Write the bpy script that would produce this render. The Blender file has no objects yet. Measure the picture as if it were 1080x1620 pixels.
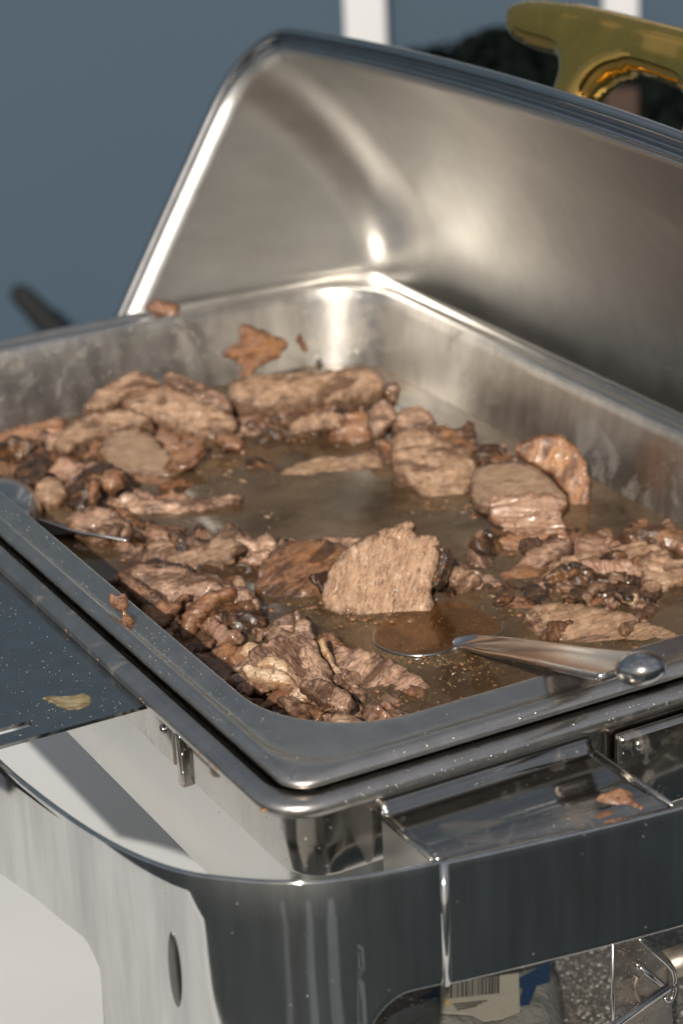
import bpy, bmesh, math, random
import numpy as np
from mathutils import Vector, Matrix, noise
from mathutils.geometry import delaunay_2d_cdt
random.seed(7); rng = np.random.default_rng(7)
S = bpy.context.scene; COL = S.collection
R_ = math.radians
# ------------------------------------------------------------------ camera
FPX = 3700.886
CAMP = np.array([-0.61374698, 0.2990898, 0.37761089])
CM = np.array([[-0.48031350, -0.87608124, -0.04219710],
               [-0.31285559, 0.21607211, -0.92489687],
               [0.81940241, -0.43103886, -0.37786927]])     # rows: right, down, forward
cd = bpy.data.cameras.new('camera'); cam = bpy.data.objects.new('camera', cd); COL.objects.link(cam)
cam.matrix_world = Matrix([[CM[0][0], -CM[1][0], -CM[2][0], CAMP[0]],
                           [CM[0][1], -CM[1][1], -CM[2][1], CAMP[1]],
                           [CM[0][2], -CM[1][2], -CM[2][2], CAMP[2]], [0, 0, 0, 1]])
cd.sensor_fit = 'VERTICAL'; cd.sensor_height = 36; cd.lens = FPX / 1620 * 36; cd.clip_start = .01; cd.clip_end = 500
cd.dof.use_dof = True; cd.dof.focus_distance = 0.90; cd.dof.aperture_fstop = cd.lens / 1000 / 0.0070
S.camera = cam
# ------------------------------------------------------------------ world and sun
SUN_EL = 30.0
sd = np.array([-.689, .525, .5]); sd /= np.linalg.norm(sd)    # towards the sun
w = bpy.data.worlds.new('World'); S.world = w; w.use_nodes = True
nt = w.node_tree; nt.nodes.clear()
sky = nt.nodes.new('ShaderNodeTexSky'); sky.sky_type = 'NISHITA'; sky.sun_disc = False
sky.dust_density = 2.2; sky.sun_elevation = math.asin(sd[2]); sky.sun_rotation = math.atan2(sd[0], sd[1])
bg = nt.nodes.new('ShaderNodeBackground'); bg.inputs[1].default_value = .052
ow = nt.nodes.new('ShaderNodeOutputWorld'); tcw = nt.nodes.new('ShaderNodeTexCoord'); cn = nt.nodes.new('ShaderNodeTexNoise'); cn.inputs['Scale'].default_value = 2.3; cn.inputs['Detail'].default_value = 6; cn.inputs['Roughness'].default_value = .6
cr_ = nt.nodes.new('ShaderNodeValToRGB'); cr_.color_ramp.elements[0].position = .40; cr_.color_ramp.elements[0].color = (.18, .18, .18, 1); cr_.color_ramp.elements[1].position = .66; cr_.color_ramp.elements[1].color = (.80, .80, .80, 1)
cmx = nt.nodes.new('ShaderNodeMix'); cmx.data_type = 'RGBA'; cmx.inputs[7].default_value = (8.5, 8.6, 9.0, 1)     # cloud noise added all over the sky to whiten reflections in the steel
nt.links.new(tcw.outputs['Generated'], cn.inputs['Vector']); nt.links.new(cn.outputs['Fac'], cr_.inputs[0]); nt.links.new(cr_.outputs[0], cmx.inputs[0]); nt.links.new(sky.outputs[0], cmx.inputs[6])
nt.links.new(cmx.outputs[2], bg.inputs[0]); nt.links.new(bg.outputs[0], ow.inputs[0])
sl = bpy.data.lights.new('sun', 'SUN'); sl.energy = 3.9; sl.angle = R_(.6); sl.color = (1, .94, .84)
so = bpy.data.objects.new('sun', sl); COL.objects.link(so)
so.rotation_euler = Vector(sd.tolist()).to_track_quat('Z', 'Y').to_euler(); so.location = (-2, 2, 2)
S.view_settings.view_transform = 'Standard'; S.view_settings.look = 'None'; S.view_settings.gamma = 1
S.view_settings.exposure = 0.0
S.render.engine = 'CYCLES'
S.cycles.max_bounces = 10; S.cycles.glossy_bounces = 8; S.cycles.transparent_max_bounces = 12

# ------------------------------------------------------------------ coordinates: u = along the long side, v = across, z up (0 = pan rim)
def W(u, v, z): return (u, -v, z)
def ray(x, y): return CM.T @ np.array([(x - 540) / FPX, (y - 810) / FPX, 1])
def on_plane(x, y, P0, n):                       # world point on the plane through P0 (world) with normal n (world)
    d = ray(x, y); t = (np.array(P0) - CAMP) @ n / (d @ n); return CAMP + t * d
def atz(x, y, z): return on_plane(x, y, (0, 0, z), np.array([0, 0, 1.]))

# ------------------------------------------------------------------ helpers
def link_mesh(name, me, mat=None, parent=None, smooth=True):
    o = bpy.data.objects.new(name, me); COL.objects.link(o)
    if mat: me.materials.append(mat)
    if parent: o.parent = parent
    if smooth:
        for p in me.polygons: p.use_smooth = True
    return o
def obj(name, bm, mat=None, parent=None, smooth=True, recalc=True, autosm=None):
    if recalc: bmesh.ops.recalc_face_normals(bm, faces=bm.faces[:])
    me = bpy.data.meshes.new(name); bm.to_mesh(me); bm.free()
    o = link_mesh(name, me, mat, parent, smooth)
    if autosm: me.set_sharp_from_angle(angle=R_(autosm))
    return o
def tag(o, label=None, cat=None, group=None, kind=None):
    if label: o['label'] = label
    if cat: o['category'] = cat
    if group: o['group'] = group
    if kind: o['kind'] = kind
    return o
def empty(name, loc=(0, 0, 0)):
    o = bpy.data.objects.new(name, None); o.location = loc; o.empty_display_size = .02; COL.objects.link(o); return o
def parent_to(o, p):
    o.parent = p; o.matrix_parent_inverse = p.matrix_basis.inverted()
def rrect(cu, cv, hu, hv, r, n=8, bow=0):
    r = max(min(r, hu - 1e-4, hv - 1e-4), 1e-5); pts = []
    for (sx, sy, a0) in ((1, 1, 0), (-1, 1, 90), (-1, -1, 180), (1, -1, 270)):
        cx, cy = cu + sx * (hu - r), cv + sy * (hv - r)
        for k in range(n + 1):
            a = R_(a0 + 90 * k / n); pts.append((cx + r * math.cos(a), cy + r * math.sin(a)))
    out = []
    m = len(pts)
    for i in range(m):
        out.append(pts[i])
        a, b = pts[i], pts[(i + 1) % m]
        L = math.hypot(a[0] - b[0], a[1] - b[1])
        if (i + 1) % (n + 1) == 0:
            for k in range(1, 24): out.append((a[0] + (b[0] - a[0]) * k / 24, a[1] + (b[1] - a[1]) * k / 24))
    return out
def loft(bm, loops, closed=True, cap0=False, cap1=False):
    vs = [[bm.verts.new(p) for p in L] for L in loops]
    n = len(vs[0])
    for a, b in zip(vs, vs[1:]):
        for i in range(n if closed else n - 1):
            j = (i + 1) % n
            try: bm.faces.new((a[i], a[j], b[j], b[i]))
            except ValueError: pass
    if cap0: bm.faces.new(vs[0])
    if cap1: bm.faces.new(vs[-1])
    return vs
def box(bm, c, s, rot=None, bev=0):
    m = Matrix.Translation(c) @ (rot.to_4x4() if rot else Matrix()) @ Matrix.Diagonal((s[0], s[1], s[2], 1))
    r = bmesh.ops.create_cube(bm, size=1, matrix=m)
    if bev:
        es = list({e for v in r['verts'] for e in v.link_edges})
        bmesh.ops.bevel(bm, geom=es, offset=bev, segments=3, affect='EDGES', profile=.5)
def tube(bm, pts, rad, n=12, flat=1.0, up=Vector((0, 0, 1)), cap=True):
    pts = [Vector(p) for p in pts]; loops = []
    if not hasattr(rad, '__len__'): rad = [rad] * len(pts)
    for i, p in enumerate(pts):
        t = (pts[min(i + 1, len(pts) - 1)] - pts[max(i - 1, 0)]).normalized()
        s = t.cross(up).normalized(); q = s.cross(t).normalized()
        loops.append([p + s * rad[i] * math.cos(2 * math.pi * k / n) + q * rad[i] * flat * math.sin(2 * math.pi * k / n) for k in range(n)])
    loft(bm, loops, True, cap, cap)
def crom(P, m=8, closed=False):
    P = np.array(P, float); n = len(P); out = []
    rngk = range(n) if closed else range(n - 1)
    for i in rngk:
        p0 = P[(i - 1) % n] if closed or i > 0 else P[0]; p1 = P[i]; p2 = P[(i + 1) % n]; p3 = P[(i + 2) % n] if closed or i + 2 < n else P[-1]
        for k in range(m):
            t = k / m
            out.append(.5 * ((2 * p1) + (-p0 + p2) * t + (2 * p0 - 5 * p1 + 4 * p2 - p3) * t * t + (-p0 + 3 * p1 - 3 * p2 + p3) * t ** 3))
    if not closed: out.append(P[-1])
    return np.array(out)

# ------------------------------------------------------------------ materials
class N:
    def __init__(s, name):
        s.m = bpy.data.materials.new(name); s.m.use_nodes = True; s.t = s.m.node_tree; s.t.nodes.clear()
        s.o = s.t.nodes.new('ShaderNodeOutputMaterial'); s.b = s.t.nodes.new('ShaderNodeBsdfPrincipled')
        s.t.links.new(s.b.outputs[0], s.o.inputs[0])
    def n(s, typ, **k):
        x = s.t.nodes.new('ShaderNode' + typ)
        for a, b in k.items():
            if a.startswith('_'): setattr(x, a[1:], b)
            else:
                key = a.replace('__', ' ')
                if hasattr(b, 'is_linked') or isinstance(b, bpy.types.NodeSocket): s.t.links.new(b, x.inputs[key])
                else: x.inputs[key].default_value = b
        return x
    def l(s, a, b): s.t.links.new(a, b)
    def set(s, **k):
        for a, b in k.items():
            key = a.replace('__', ' ')
            if isinstance(b, bpy.types.NodeSocket): s.l(b, s.b.inputs[key])
            else: s.b.inputs[key].default_value = b
        return s
    def noise(s, vec, sc, det=4, rough=.55, dist=0):
        x = s.n('TexNoise', Scale=sc, Detail=det, Roughness=rough, Distortion=dist); s.l(vec, x.inputs['Vector']); return x.outputs['Fac']
    def vor(s, vec, sc, feat='F1', rnd=1.0):
        x = s.n('TexVoronoi', _feature=feat, Scale=sc, Randomness=rnd); s.l(vec, x.inputs['Vector']); return x
    def mp(s, vec, scale=(1, 1, 1), rot=(0, 0, 0)):
        x = s.n('Mapping'); x.inputs['Scale'].default_value = scale; x.inputs['Rotation'].default_value = rot; s.l(vec, x.inputs['Vector']); return x.outputs[0]
    def ramp(s, fac, stops, interp='LINEAR'):
        x = s.n('ValToRGB'); s.l(fac, x.inputs[0]); cr = x.color_ramp; cr.interpolation = interp
        while len(cr.elements) < len(stops): cr.elements.new(.5)
        for e, (p, c) in zip(cr.elements, stops):
            e.position = p; e.color = (c, c, c, 1) if not hasattr(c, '__len__') else (*c, 1)
        return x.outputs[0]
    def math(s, op, a, b=None, c=None, clamp=False):
        x = s.n('Math', _operation=op, _use_clamp=clamp)
        for i, q in enumerate((a, b, c)):
            if q is None: continue
            if isinstance(q, bpy.types.NodeSocket): s.l(q, x.inputs[i])
            else: x.inputs[i].default_value = q
        return x.outputs[0]
    def mix(s, fac, a, b, bt='MIX'):
        x = s.n('Mix', _data_type='RGBA', _blend_type=bt)
        for i, q in ((0, fac), (6, a), (7, b)):
            if isinstance(q, bpy.types.NodeSocket): s.l(q, x.inputs[i])
            else: x.inputs[i].default_value = (*q, 1) if hasattr(q, '__len__') else q
        return x.outputs[2]
    def bump(s, h, st, dist=.001, nrm=None):
        x = s.n('Bump', Strength=st, Distance=dist); s.l(h, x.inputs['Height'])
        if nrm: s.l(nrm, x.inputs['Normal'])
        return x.outputs[0]
    def obj(s): return s.n('TexCoord').outputs['Object']
    def uv(s): return s.n('TexCoord').outputs['UV']

def metal(name, base=(.62, .60, .57), rough=.12, rv=.10, stretch=(1, 1, 1), smudge=.5, wave=.15, scratch=.1, dots=.25, stain=0., staincol=(.20, .13, .07), aniso=0):
    q = N(name); v = q.obj()
    big = q.noise(v, 14, 4, .6); mid = q.noise(q.mp(v, stretch), 90, 5, .65)
    sc = q.noise(q.mp(v, tuple(8 * a if a == 1 else a for a in stretch)), 260, 3, .7)
    rr = q.math('ADD', q.math('MULTIPLY', q.math('SUBTRACT', big, .45), rv * 2), rough, clamp=True)
    rr = q.math('ADD', rr, q.math('MULTIPLY', q.math('SUBTRACT', mid, .4), rv), clamp=True)
    dark = tuple(c * (1 - .35 * smudge) for c in base)
    col = q.mix(q.ramp(mid, [(.35, 0), (.65, 1)]), dark, base)
    # dried splashes and fine droplets
    vo = q.vor(v, 260); dm = q.ramp(vo.outputs['Distance'], [(.10, 1), (.20, 0)])
    pick = q.math('GREATER_THAN', q.n('SeparateColor', Color=vo.outputs['Color']).outputs[0], 1 - dots * .5)
    dm = q.math('MULTIPLY', dm, pick)
    vo2 = q.vor(v, 700); dm2 = q.ramp(vo2.outputs['Distance'], [(.12, 1), (.25, 0)])
    pick2 = q.math('GREATER_THAN', q.n('SeparateColor', Color=vo2.outputs['Color']).outputs[0], 1 - dots * .35)
    dm2 = q.math('MULTIPLY', dm2, pick2)
    drops = q.math('MAXIMUM', dm, dm2)
    if stain:
        st = q.noise(v, 38, 6, .7, .6)
        sm = q.ramp(st, [(.62 - .12 * stain, 0), (.80 - .1 * stain, 1)])
        col = q.mix(q.math('MULTIPLY', sm, .75), col, staincol)
        rr = q.math('ADD', rr, q.math('MULTIPLY', sm, .25), clamp=True)
        q.set(Metallic=q.math('SUBTRACT', 1, q.math('MULTIPLY', sm, .5)))
    else: q.set(Metallic=1.0)
    col = q.mix(q.math('MULTIPLY', drops, .45), col, (.80, .74, .62))
    h = q.math('ADD', q.math('MULTIPLY', q.noise(v, 9, 2), wave), q.math('MULTIPLY', sc, scratch * .004))
    b1 = q.bump(h, 1.0, .004); b2 = q.bump(drops, .6, .00025, b1)
    q.set(**{'Base__Color': col, 'Roughness': rr, 'Normal': b2, 'Anisotropic': aniso})
    return q.m
M = {}
M['pan_rim'] = metal('pan_rim', (.66, .62, .575), .30, .10, (1, 1, 1), .4, .08, .5, .35)
M['pan_wall'] = metal('pan_wall', (.66, .63, .59), .36, .16, (1, 1, .25), .8, .15, .4, .6, .6, (.30, .23, .16))
M['bath_rim'] = metal('bath_rim', (.62, .585, .55), .30, .10, (1, 1, 1), .5, .08, .35, .4, .08, (.25, .14, .05))
M['bath_wall'] = metal('bath_wall', (.56, .53, .49), .12, .08, (1, 1, .2), .5, .12, .2, .35, .35)
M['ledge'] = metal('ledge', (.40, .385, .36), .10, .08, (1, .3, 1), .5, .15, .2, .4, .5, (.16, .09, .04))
M['bath_panel'] = metal('bath_panel', (.78, .77, .74), .33, .04, (1, 1, .3), .1, .03, .1, .05)
M['frame'] = metal('frame', (.74, .735, .71), .055, .06, (1, 1, .10), .75, .40, .12, .02)
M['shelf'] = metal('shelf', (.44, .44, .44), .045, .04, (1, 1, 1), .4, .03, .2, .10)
M['lid_in'] = metal('lid_in', (.63, .625, .61), .38, .09, (1, .3, 1), .25, .5, .2, .03)
M['lid_edge'] = metal('lid_edge', (.50, .50, .50), .14, .05, (1, 1, 1), .3, .05, .3, .1)
M['lid_out'] = metal('lid_out', (.6, .6, .6), .12, .05)
M['ladle'] = metal('ladle', (.58, .56, .55), .19, .08, (1, 1, 1), .4, .15, .1, .2)
M['brass'] = metal('brass', (.95, .58, .14), .06, .04, (1, 1, 1), .35, .9, .1, .2)
M['rust'] = metal('rust', (.42, .38, .33), .30, .2, (1, 1, 1), .8, .2, .4, .5, 1.3, (.16, .09, .05))

def cloth_mat():
    q = N('tablecloth'); v = q.obj()
    wv = q.noise(q.mp(v, (1, 1, 1)), 900, 2); big = q.noise(v, 5, 3)
    q.set(**{'Base__Color': q.mix(big, (.70, .71, .72), (.78, .78, .77)), 'Roughness': .75, 'Normal': q.bump(q.math('ADD', q.math('MULTIPLY', wv, .05), big), .35, .006)})
    return q.m
M['cloth'] = cloth_mat()
def plain(name, c1, c2, sc, rough=.6, bump=.2, dist=.002, metallic=0):
    q = N(name); v = q.obj(); f = q.noise(v, sc, 5, .6)
    q.set(**{'Base__Color': q.mix(f, c1, c2), 'Roughness': rough, 'Metallic': metallic, 'Normal': q.bump(f, bump, dist)}); return q.m
M['wall'] = plain('painted_wall', (.042, .074, .110), (.048, .082, .120), 3, .7, .1)
M['post'] = plain('white_post', (.62, .62, .64), (.72, .72, .74), 6, .5)
M['brownpost'] = plain('brown_wood', (.10, .055, .03), (.16, .09, .05), 20, .7)
M['stake'] = plain('stake_wood', (.035, .018, .011), (.06, .03, .018), 20, .8)
M['ground'] = plain('asphalt', (.001, .002, .003), (.026, .046, .057), 4.5, .85, .4, .01)
M['reflection_strip'] = plain('reflection_strip', (.07, .09, .11), (.13, .15, .17), 8, .8, .3, .004)
M['shadow_bush'] = plain('shadow_foliage', (.0012, .0025, .0022), (.003, .006, .005), 12, .7)  # foliage blackened so the bush looks like a shadow
M['standin_black'] = plain('stand_in_black', (.004, .005, .006), (.008, .009, .010), 12, .8)  # near-black shared by the shadow rod and the added tray
_b = M['shadow_bush'].node_tree.nodes; [n_ for n_ in _b if n_.type == 'BSDF_PRINCIPLED'][0].inputs['Specular IOR Level'].default_value = .08
def granite():
    q = N('speckled_tray'); v = q.obj()
    vo = q.vor(v, 900); s = q.n('SeparateColor', Color=vo.outputs['Color']).outputs[0]
    c = q.ramp(s, [(0, (.05, .045, .04)), (.7, (.10, .09, .075)), (.93, (.22, .2, .17)), (1, (.6, .58, .5))])
    q.set(**{'Base__Color': c, 'Roughness': .35, 'Normal': q.bump(s, .5, .0008)}); return q.m
M['tray'] = granite()

def meat_mat(name, c_hi, c_lo, c_dark, crack=.7, stretch=(1, 3), rough=.42, coat=.45, crust=0., crustcol=(.07, .03, .012), orange=0., scale=1.0, pepper=0.0):
    """UV is in centimetres, x along the fibres"""
    q = N(name); uv = q.uv(); ob = q.obj()
    f1 = q.noise(uv, 1.3 * scale, 5, .6); fs = q.mp(uv, (stretch[0], stretch[1], 1))
    wob = q.n('Mix', _data_type='VECTOR'); wob.inputs[0].default_value = .18
    nz = q.n('TexNoise', Scale=2.5 * scale, Detail=3); q.l(fs, nz.inputs['Vector']); q.l(fs, wob.inputs[4]); q.l(nz.outputs['Color'], wob.inputs[5])
    fv = wob.outputs[1]
    def worm(vec, sc, w_, det=2):
        nzz = q.noise(vec, sc, det, .55, .4); d_ = q.math('ABSOLUTE', q.math('SUBTRACT', nzz, .5))
        return q.ramp(d_, [(0, 1), (w_ * .5, .6), (w_, 0)])
    cr = worm(fv, 1.5 * scale, .020); cr2 = worm(fv, 6.0 * scale, .034, 2)
    fib = q.noise(q.mp(fs, (.35, 1.3, 1)), 6 * scale, 5, .65)
    gate = q.ramp(q.noise(uv, 1.6 * scale, 3), [(.40, .1), (.58, 1)])
    crm = q.math('MULTIPLY', cr, gate); crm2 = q.math('MULTIPLY', cr2, q.ramp(q.noise(uv, 2.2, 2), [(.38, .15), (.6, 1)]))
    col = q.mix(q.ramp(f1, [(.36, 0), (.62, 1)]), c_lo, c_hi)
    col = q.mix(q.math('MULTIPLY', q.ramp(fib, [(.35, 0), (.7, 1)]), .6), col, tuple(min(1, c * 1.3) for c in c_hi))
    col = q.mix(q.math('MULTIPLY', crm, crack), col, c_dark)
    col = q.mix(q.math('MULTIPLY', crm2, crack * .55), col, c_dark)
    if orange:
        om = q.ramp(q.noise(uv, .9, 3, .6), [(.5, 0), (.72, 1)]); col = q.mix(q.math('MULTIPLY', om, orange), col, (.42, .16, .035))
    at = q.n('Attribute', _attribute_name='rim').outputs['Fac']       # 1 near the browned edge of the piece
    em = q.math('MULTIPLY', q.ramp(at, [(.3, 0), (.95, 1)]), q.ramp(q.noise(uv, 3, 3), [(.35, .1), (.6, 1)]))
    col = q.mix(q.math('MULTIPLY', em, .85), col, crustcol)
    if crust:
        km = q.ramp(q.noise(q.mp(uv, (.6, 1.4, 1)), .75 * scale, 5, .62, .4), [(.61 - .22 * crust, 0), (.67 - .18 * crust, 1)])
        col = q.mix(q.math('MULTIPLY', km, .80), col, crustcol)
    vp = q.vor(uv, 9); pk = q.math('MULTIPLY', q.ramp(vp.outputs['Distance'], [(.12, 1), (.25, 0)]), q.math('GREATER_THAN', q.n('SeparateColor', Color=vp.outputs['Color']).outputs[0], .93 - .5 * pepper))
    col = q.mix(q.math('MULTIPLY', pk, .8), col, (.03, .015, .008))
    h = q.math('ADD', q.math('MULTIPLY', fib, .55), q.math('MULTIPLY', q.noise(ob, 900, 3), .08))
    h = q.math('SUBTRACT', h, q.math('MULTIPLY', crm, .9 * crack)); h = q.math('SUBTRACT', h, q.math('MULTIPLY', crm2, .45 * crack))
    rg = q.math('ADD', q.math('MULTIPLY', q.noise(uv, 4, 3), .35), rough - .17, clamp=True)
    bmp = q.bump(h, 1.0, .00055)
    wet = q.bump(q.math('ADD', q.math('MULTIPLY', q.noise(ob, 300, 2, .5), 1.6), q.math('MULTIPLY', h, .35)), 1.0, .00042)
    cw = q.math('MULTIPLY', q.ramp(q.noise(uv, 2.0, 3), [(.42, .10), (.58, 1)]), min(1, coat * 1.3))
    q.set(**{'Base__Color': col, 'Roughness': rg, 'Normal': bmp, 'Coat__Weight': cw, 'Coat__Roughness': .09, 'Coat__Normal': wet,
             'Subsurface__Weight': .06, 'Subsurface__Scale': .003, 'Subsurface__Radius': (1, .35, .2)})
    return q.m
PK = dict(c_hi=(.57, .352, .235), c_lo=(.185, .088, .046), c_dark=(.03, .013, .007))
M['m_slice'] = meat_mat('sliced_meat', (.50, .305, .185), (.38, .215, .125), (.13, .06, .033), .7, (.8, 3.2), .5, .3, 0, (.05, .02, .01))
M['m_pink'] = meat_mat('pink_meat', PK['c_hi'], PK['c_lo'], PK['c_dark'], .8, (1, 3), .42, .6, .50, (.085, .035, .016))
M['m_pale'] = meat_mat('pale_meat', (.53, .34, .215), (.23, .12, .064), (.09, .035, .02), .7, (1, 3.5), .42, .5, .38, (.10, .042, .018), .2)
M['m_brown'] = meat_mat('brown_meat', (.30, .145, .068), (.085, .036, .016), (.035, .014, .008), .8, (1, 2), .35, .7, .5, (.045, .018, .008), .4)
M['m_grey'] = meat_mat('greyish_meat', (.34, .225, .145), (.25, .15, .09), (.08, .04, .02), .4, (1, 2.5), .5, .2, .1, (.10, .045, .02))
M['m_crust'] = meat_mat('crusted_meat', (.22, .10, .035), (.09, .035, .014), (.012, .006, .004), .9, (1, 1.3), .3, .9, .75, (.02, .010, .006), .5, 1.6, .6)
M['m_orange'] = meat_mat('browned_fatty_meat', (.38, .20, .11), (.20, .085, .035), (.06, .02, .01), .5, (1, 2), .38, .6, .25, (.09, .03, .012), .7)
M['m_round'] = meat_mat('round_browned_slice', (.42, .21, .095), (.22, .09, .038), (.06, .022, .01), .35, (1, 1.6), .45, .22, .5, (.10, .032, .012), .5)
M['m_fat'] = meat_mat('fat', (.74, .57, .40), (.56, .34, .20), (.25, .10, .05), .6, (1, 2), .28, .8, 0, (.35, .16, .06), .2)
M['m_wet'] = meat_mat('wet_meat', (.50, .31, .21), (.34, .18, .11), (.12, .05, .03), .6, (1, 2.4), .25, 1.0, 0, (.2, .08, .04))

def broth():
    q = N('broth'); v = q.obj()
    a = q.noise(v, 22, 5, .6, .6); b = q.noise(v, 70, 4, .6, .3)
    col = q.mix(q.ramp(a, [(.3, 0), (.7, 1)]), (.060, .030, .012), (.21, .138, .080))
    foam = q.ramp(q.noise(v, 60, 6, .72, .9), [(.56, 0), (.70, 1)])
    col = q.mix(q.math('MULTIPLY', foam, .45), col, (.24, .175, .12))
    vo = q.vor(v, 520); rs = q.n('SeparateColor', Color=vo.outputs['Color']).outputs[0]
    dots = q.math('MULTIPLY', q.ramp(vo.outputs['Distance'], [(.25, 1), (.42, 0)]), q.math('GREATER_THAN', rs, .45))
    vb = q.vor(v, 150); rb = q.n('SeparateColor', Color=vb.outputs['Color']).outputs[0]
    dots2 = q.math('MULTIPLY', q.ramp(vb.outputs['Distance'], [(.22, 1), (.30, 0)]), q.math('GREATER_THAN', rb, .75))
    col = q.mix(q.math('MULTIPLY', dots2, .35), col, (.20, .11, .035))
    col = q.mix(q.math('MULTIPLY', dots, .30), col, (.24, .16, .06))
    h = q.math('ADD', q.math('MULTIPLY', dots, .30), q.math('MULTIPLY', dots2, .4))
    bm = q.bump(h, .5, .00010, q.bump(q.noise(v, 26, 3), .5, .0005))
    q.set(**{'Base__Color': col, 'Roughness': .05, 'IOR': 1.5, 'Normal': bm, 'Alpha': q.ramp(a, [(.3, .70), (.7, .92)]), 'Specular__IOR__Level': .75})
    return q.m
M['broth'] = broth()
def clear_broth():
    q = N('clear_broth'); v = q.obj(); a = q.noise(v, 38, 5, .65, .8)
    col = q.mix(q.ramp(a, [(.32, 0), (.68, 1)]), (.065, .028, .010), (.19, .080, .026))
    vo = q.vor(v, 620); dots = q.math('MULTIPLY', q.ramp(vo.outputs['Distance'], [(.22, 1), (.36, 0)]), q.math('GREATER_THAN', q.n('SeparateColor', Color=vo.outputs['Color']).outputs[0], .6))
    col = q.mix(q.math('MULTIPLY', dots, .4), col, (.35, .24, .08))
    q.set(**{'Base__Color': col, 'Roughness': .07, 'Specular__IOR__Level': .7, 'Alpha': .86, 'Normal': q.bump(dots, .5, .00010, q.bump(q.noise(v, 50, 2), .4, .0004))}); return q.m
M['clear'] = clear_broth()
def glint(name, col, rough=.04, tr=.0):
    q = N(name); q.set(**{'Base__Color': (*col, 1), 'Roughness': rough, 'Coat__Weight': 1.0, 'Coat__Roughness': .03, 'Transmission__Weight': tr}); return q.m
M['bubble'] = glint('oil_bubble', (.20, .12, .045), .08)
M['m_bed'] = meat_mat('gap_shaded_shreds', (.13, .062, .030), (.030, .013, .006), (.008, .004, .003), .9, (1.5, 1.5), .3, 1.0, .35, (.03, .014, .007), .45, 1.3, .3)  # wet shreds coloured extra dark, painting in the shade of the gaps
M['darksteel'] = metal('dark_steel', (.22, .22, .21), .25, .2, (1, 1, 1), .8, .4, .4, .2)
M['grease'] = meat_mat('grease', (.42, .34, .18), (.30, .22, .10), (.12, .07, .03), .2, (1, 1.5), .3, 1.0)
M['bead'] = glint('fat_bead', (.30, .17, .09), .07); [n_ for n_ in M['bead'].node_tree.nodes if n_.type == 'BSDF_PRINCIPLED'][0].inputs['Specular IOR Level'].default_value = 1.0
M['dust'] = glint('dust_speck', (.75, .70, .6), .3)

# ------------------------------------------------------------------ the setting
bm = bmesh.new(); bmesh.ops.create_grid(bm, x_segments=2, y_segments=2, size=60, matrix=Matrix.Translation((0, 0, -1.0)))
tag(obj('ground', bm, M['ground']), kind='structure')
for k_, (a_, wd_, off_) in enumerate(((213, .10, -.5), (224, .05, -.5), (196, .22, -.5))):  # pale ground strips added only as streaks for the frame to reflect
    d_ = Vector((math.cos(R_(a_)), -math.sin(R_(a_)), 0)); e_ = Vector((-d_.y, d_.x, 0)); c_ = Vector(W(-.03, .03, -.996)) + e_ * 0
    bm = bmesh.new(); q0, q1 = c_ + d_ * (.7 + off_), c_ + d_ * (3.6 + off_)
    bm.faces.new([bm.verts.new(p) for p in (q0 - e_ * wd_ / 2, q1 - e_ * wd_ / 2, q1 + e_ * wd_ / 2, q0 + e_ * wd_ / 2)])
    tag(obj('reflection_strip', bm, M['reflection_strip'], smooth=False), kind='structure')
# blue wall facing the camera, about 2.6 m behind the chafer
fw = Vector((CM[2][0], CM[2][1], 0)).normalized(); rt = Vector((-fw.y, fw.x, 0)) * -1   # rt: to the right in the photograph
fw2 = (fw + rt * .12).normalized(); rt2 = Vector((fw2.y, -fw2.x, 0))
WR = Matrix((rt2, fw2, Vector((0, 0, 1)))).transposed()                # columns: right, away, up
wc = Vector(CAMP.tolist()) + fw * 3.5; wc.z = 0
def wallpt(x, y, off=0):        # point on the wall plane (off metres in front of it)
    return Vector(on_plane(x, y, (wc - fw2 * off)[:], np.array(fw2[:])).tolist())
bm = bmesh.new(); box(bm, wc + fw2 * .1 + Vector((0, 0, .8)), (16, .2, 3.6), WR)
tag(obj('painted_wall', bm, M['wall'], smooth=False), 'blue grey painted wall closing the view behind the open lid', 'wall')
for px, wd, lab in ((580, .062, 'white post on the blue wall above the top edge of the lid'), (981, .052, 'white post on the blue wall behind the brass handle')):
    p = wallpt(px, 40, .03); o = None
    bm = bmesh.new(); box(bm, (p.x, p.y, .55), (wd, .05, 2.9), WR, .004)
    tag(obj('wall_post', bm, M['post'], autosm=40), lab, 'post', 'white posts on the blue wall')
# near-black bush standing in for a wall shadow on the right; wooden stake
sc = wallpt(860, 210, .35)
root = empty('wall_shadow_bush', (sc.x, sc.y, -1.0)); tag(root, 'near-black bushy shape standing in for a shadow on the blue wall behind the lid', 'shadow_bush')
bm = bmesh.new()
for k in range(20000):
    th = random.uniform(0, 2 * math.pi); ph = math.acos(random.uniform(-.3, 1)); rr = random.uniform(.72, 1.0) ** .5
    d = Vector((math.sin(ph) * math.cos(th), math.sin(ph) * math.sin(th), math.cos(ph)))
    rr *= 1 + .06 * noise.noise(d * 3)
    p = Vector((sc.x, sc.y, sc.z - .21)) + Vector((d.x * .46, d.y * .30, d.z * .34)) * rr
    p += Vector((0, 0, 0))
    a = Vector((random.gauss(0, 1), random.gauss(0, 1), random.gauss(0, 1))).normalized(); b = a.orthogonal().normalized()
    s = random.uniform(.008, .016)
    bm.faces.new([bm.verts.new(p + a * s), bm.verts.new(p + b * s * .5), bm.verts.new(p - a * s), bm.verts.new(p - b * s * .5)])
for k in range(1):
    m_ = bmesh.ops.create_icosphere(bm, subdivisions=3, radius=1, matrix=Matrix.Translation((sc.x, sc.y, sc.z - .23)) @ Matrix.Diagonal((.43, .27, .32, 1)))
cr = obj('shadow_crown', bm, M['shadow_bush'], recalc=False, smooth=False); parent_to(cr, root)
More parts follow.
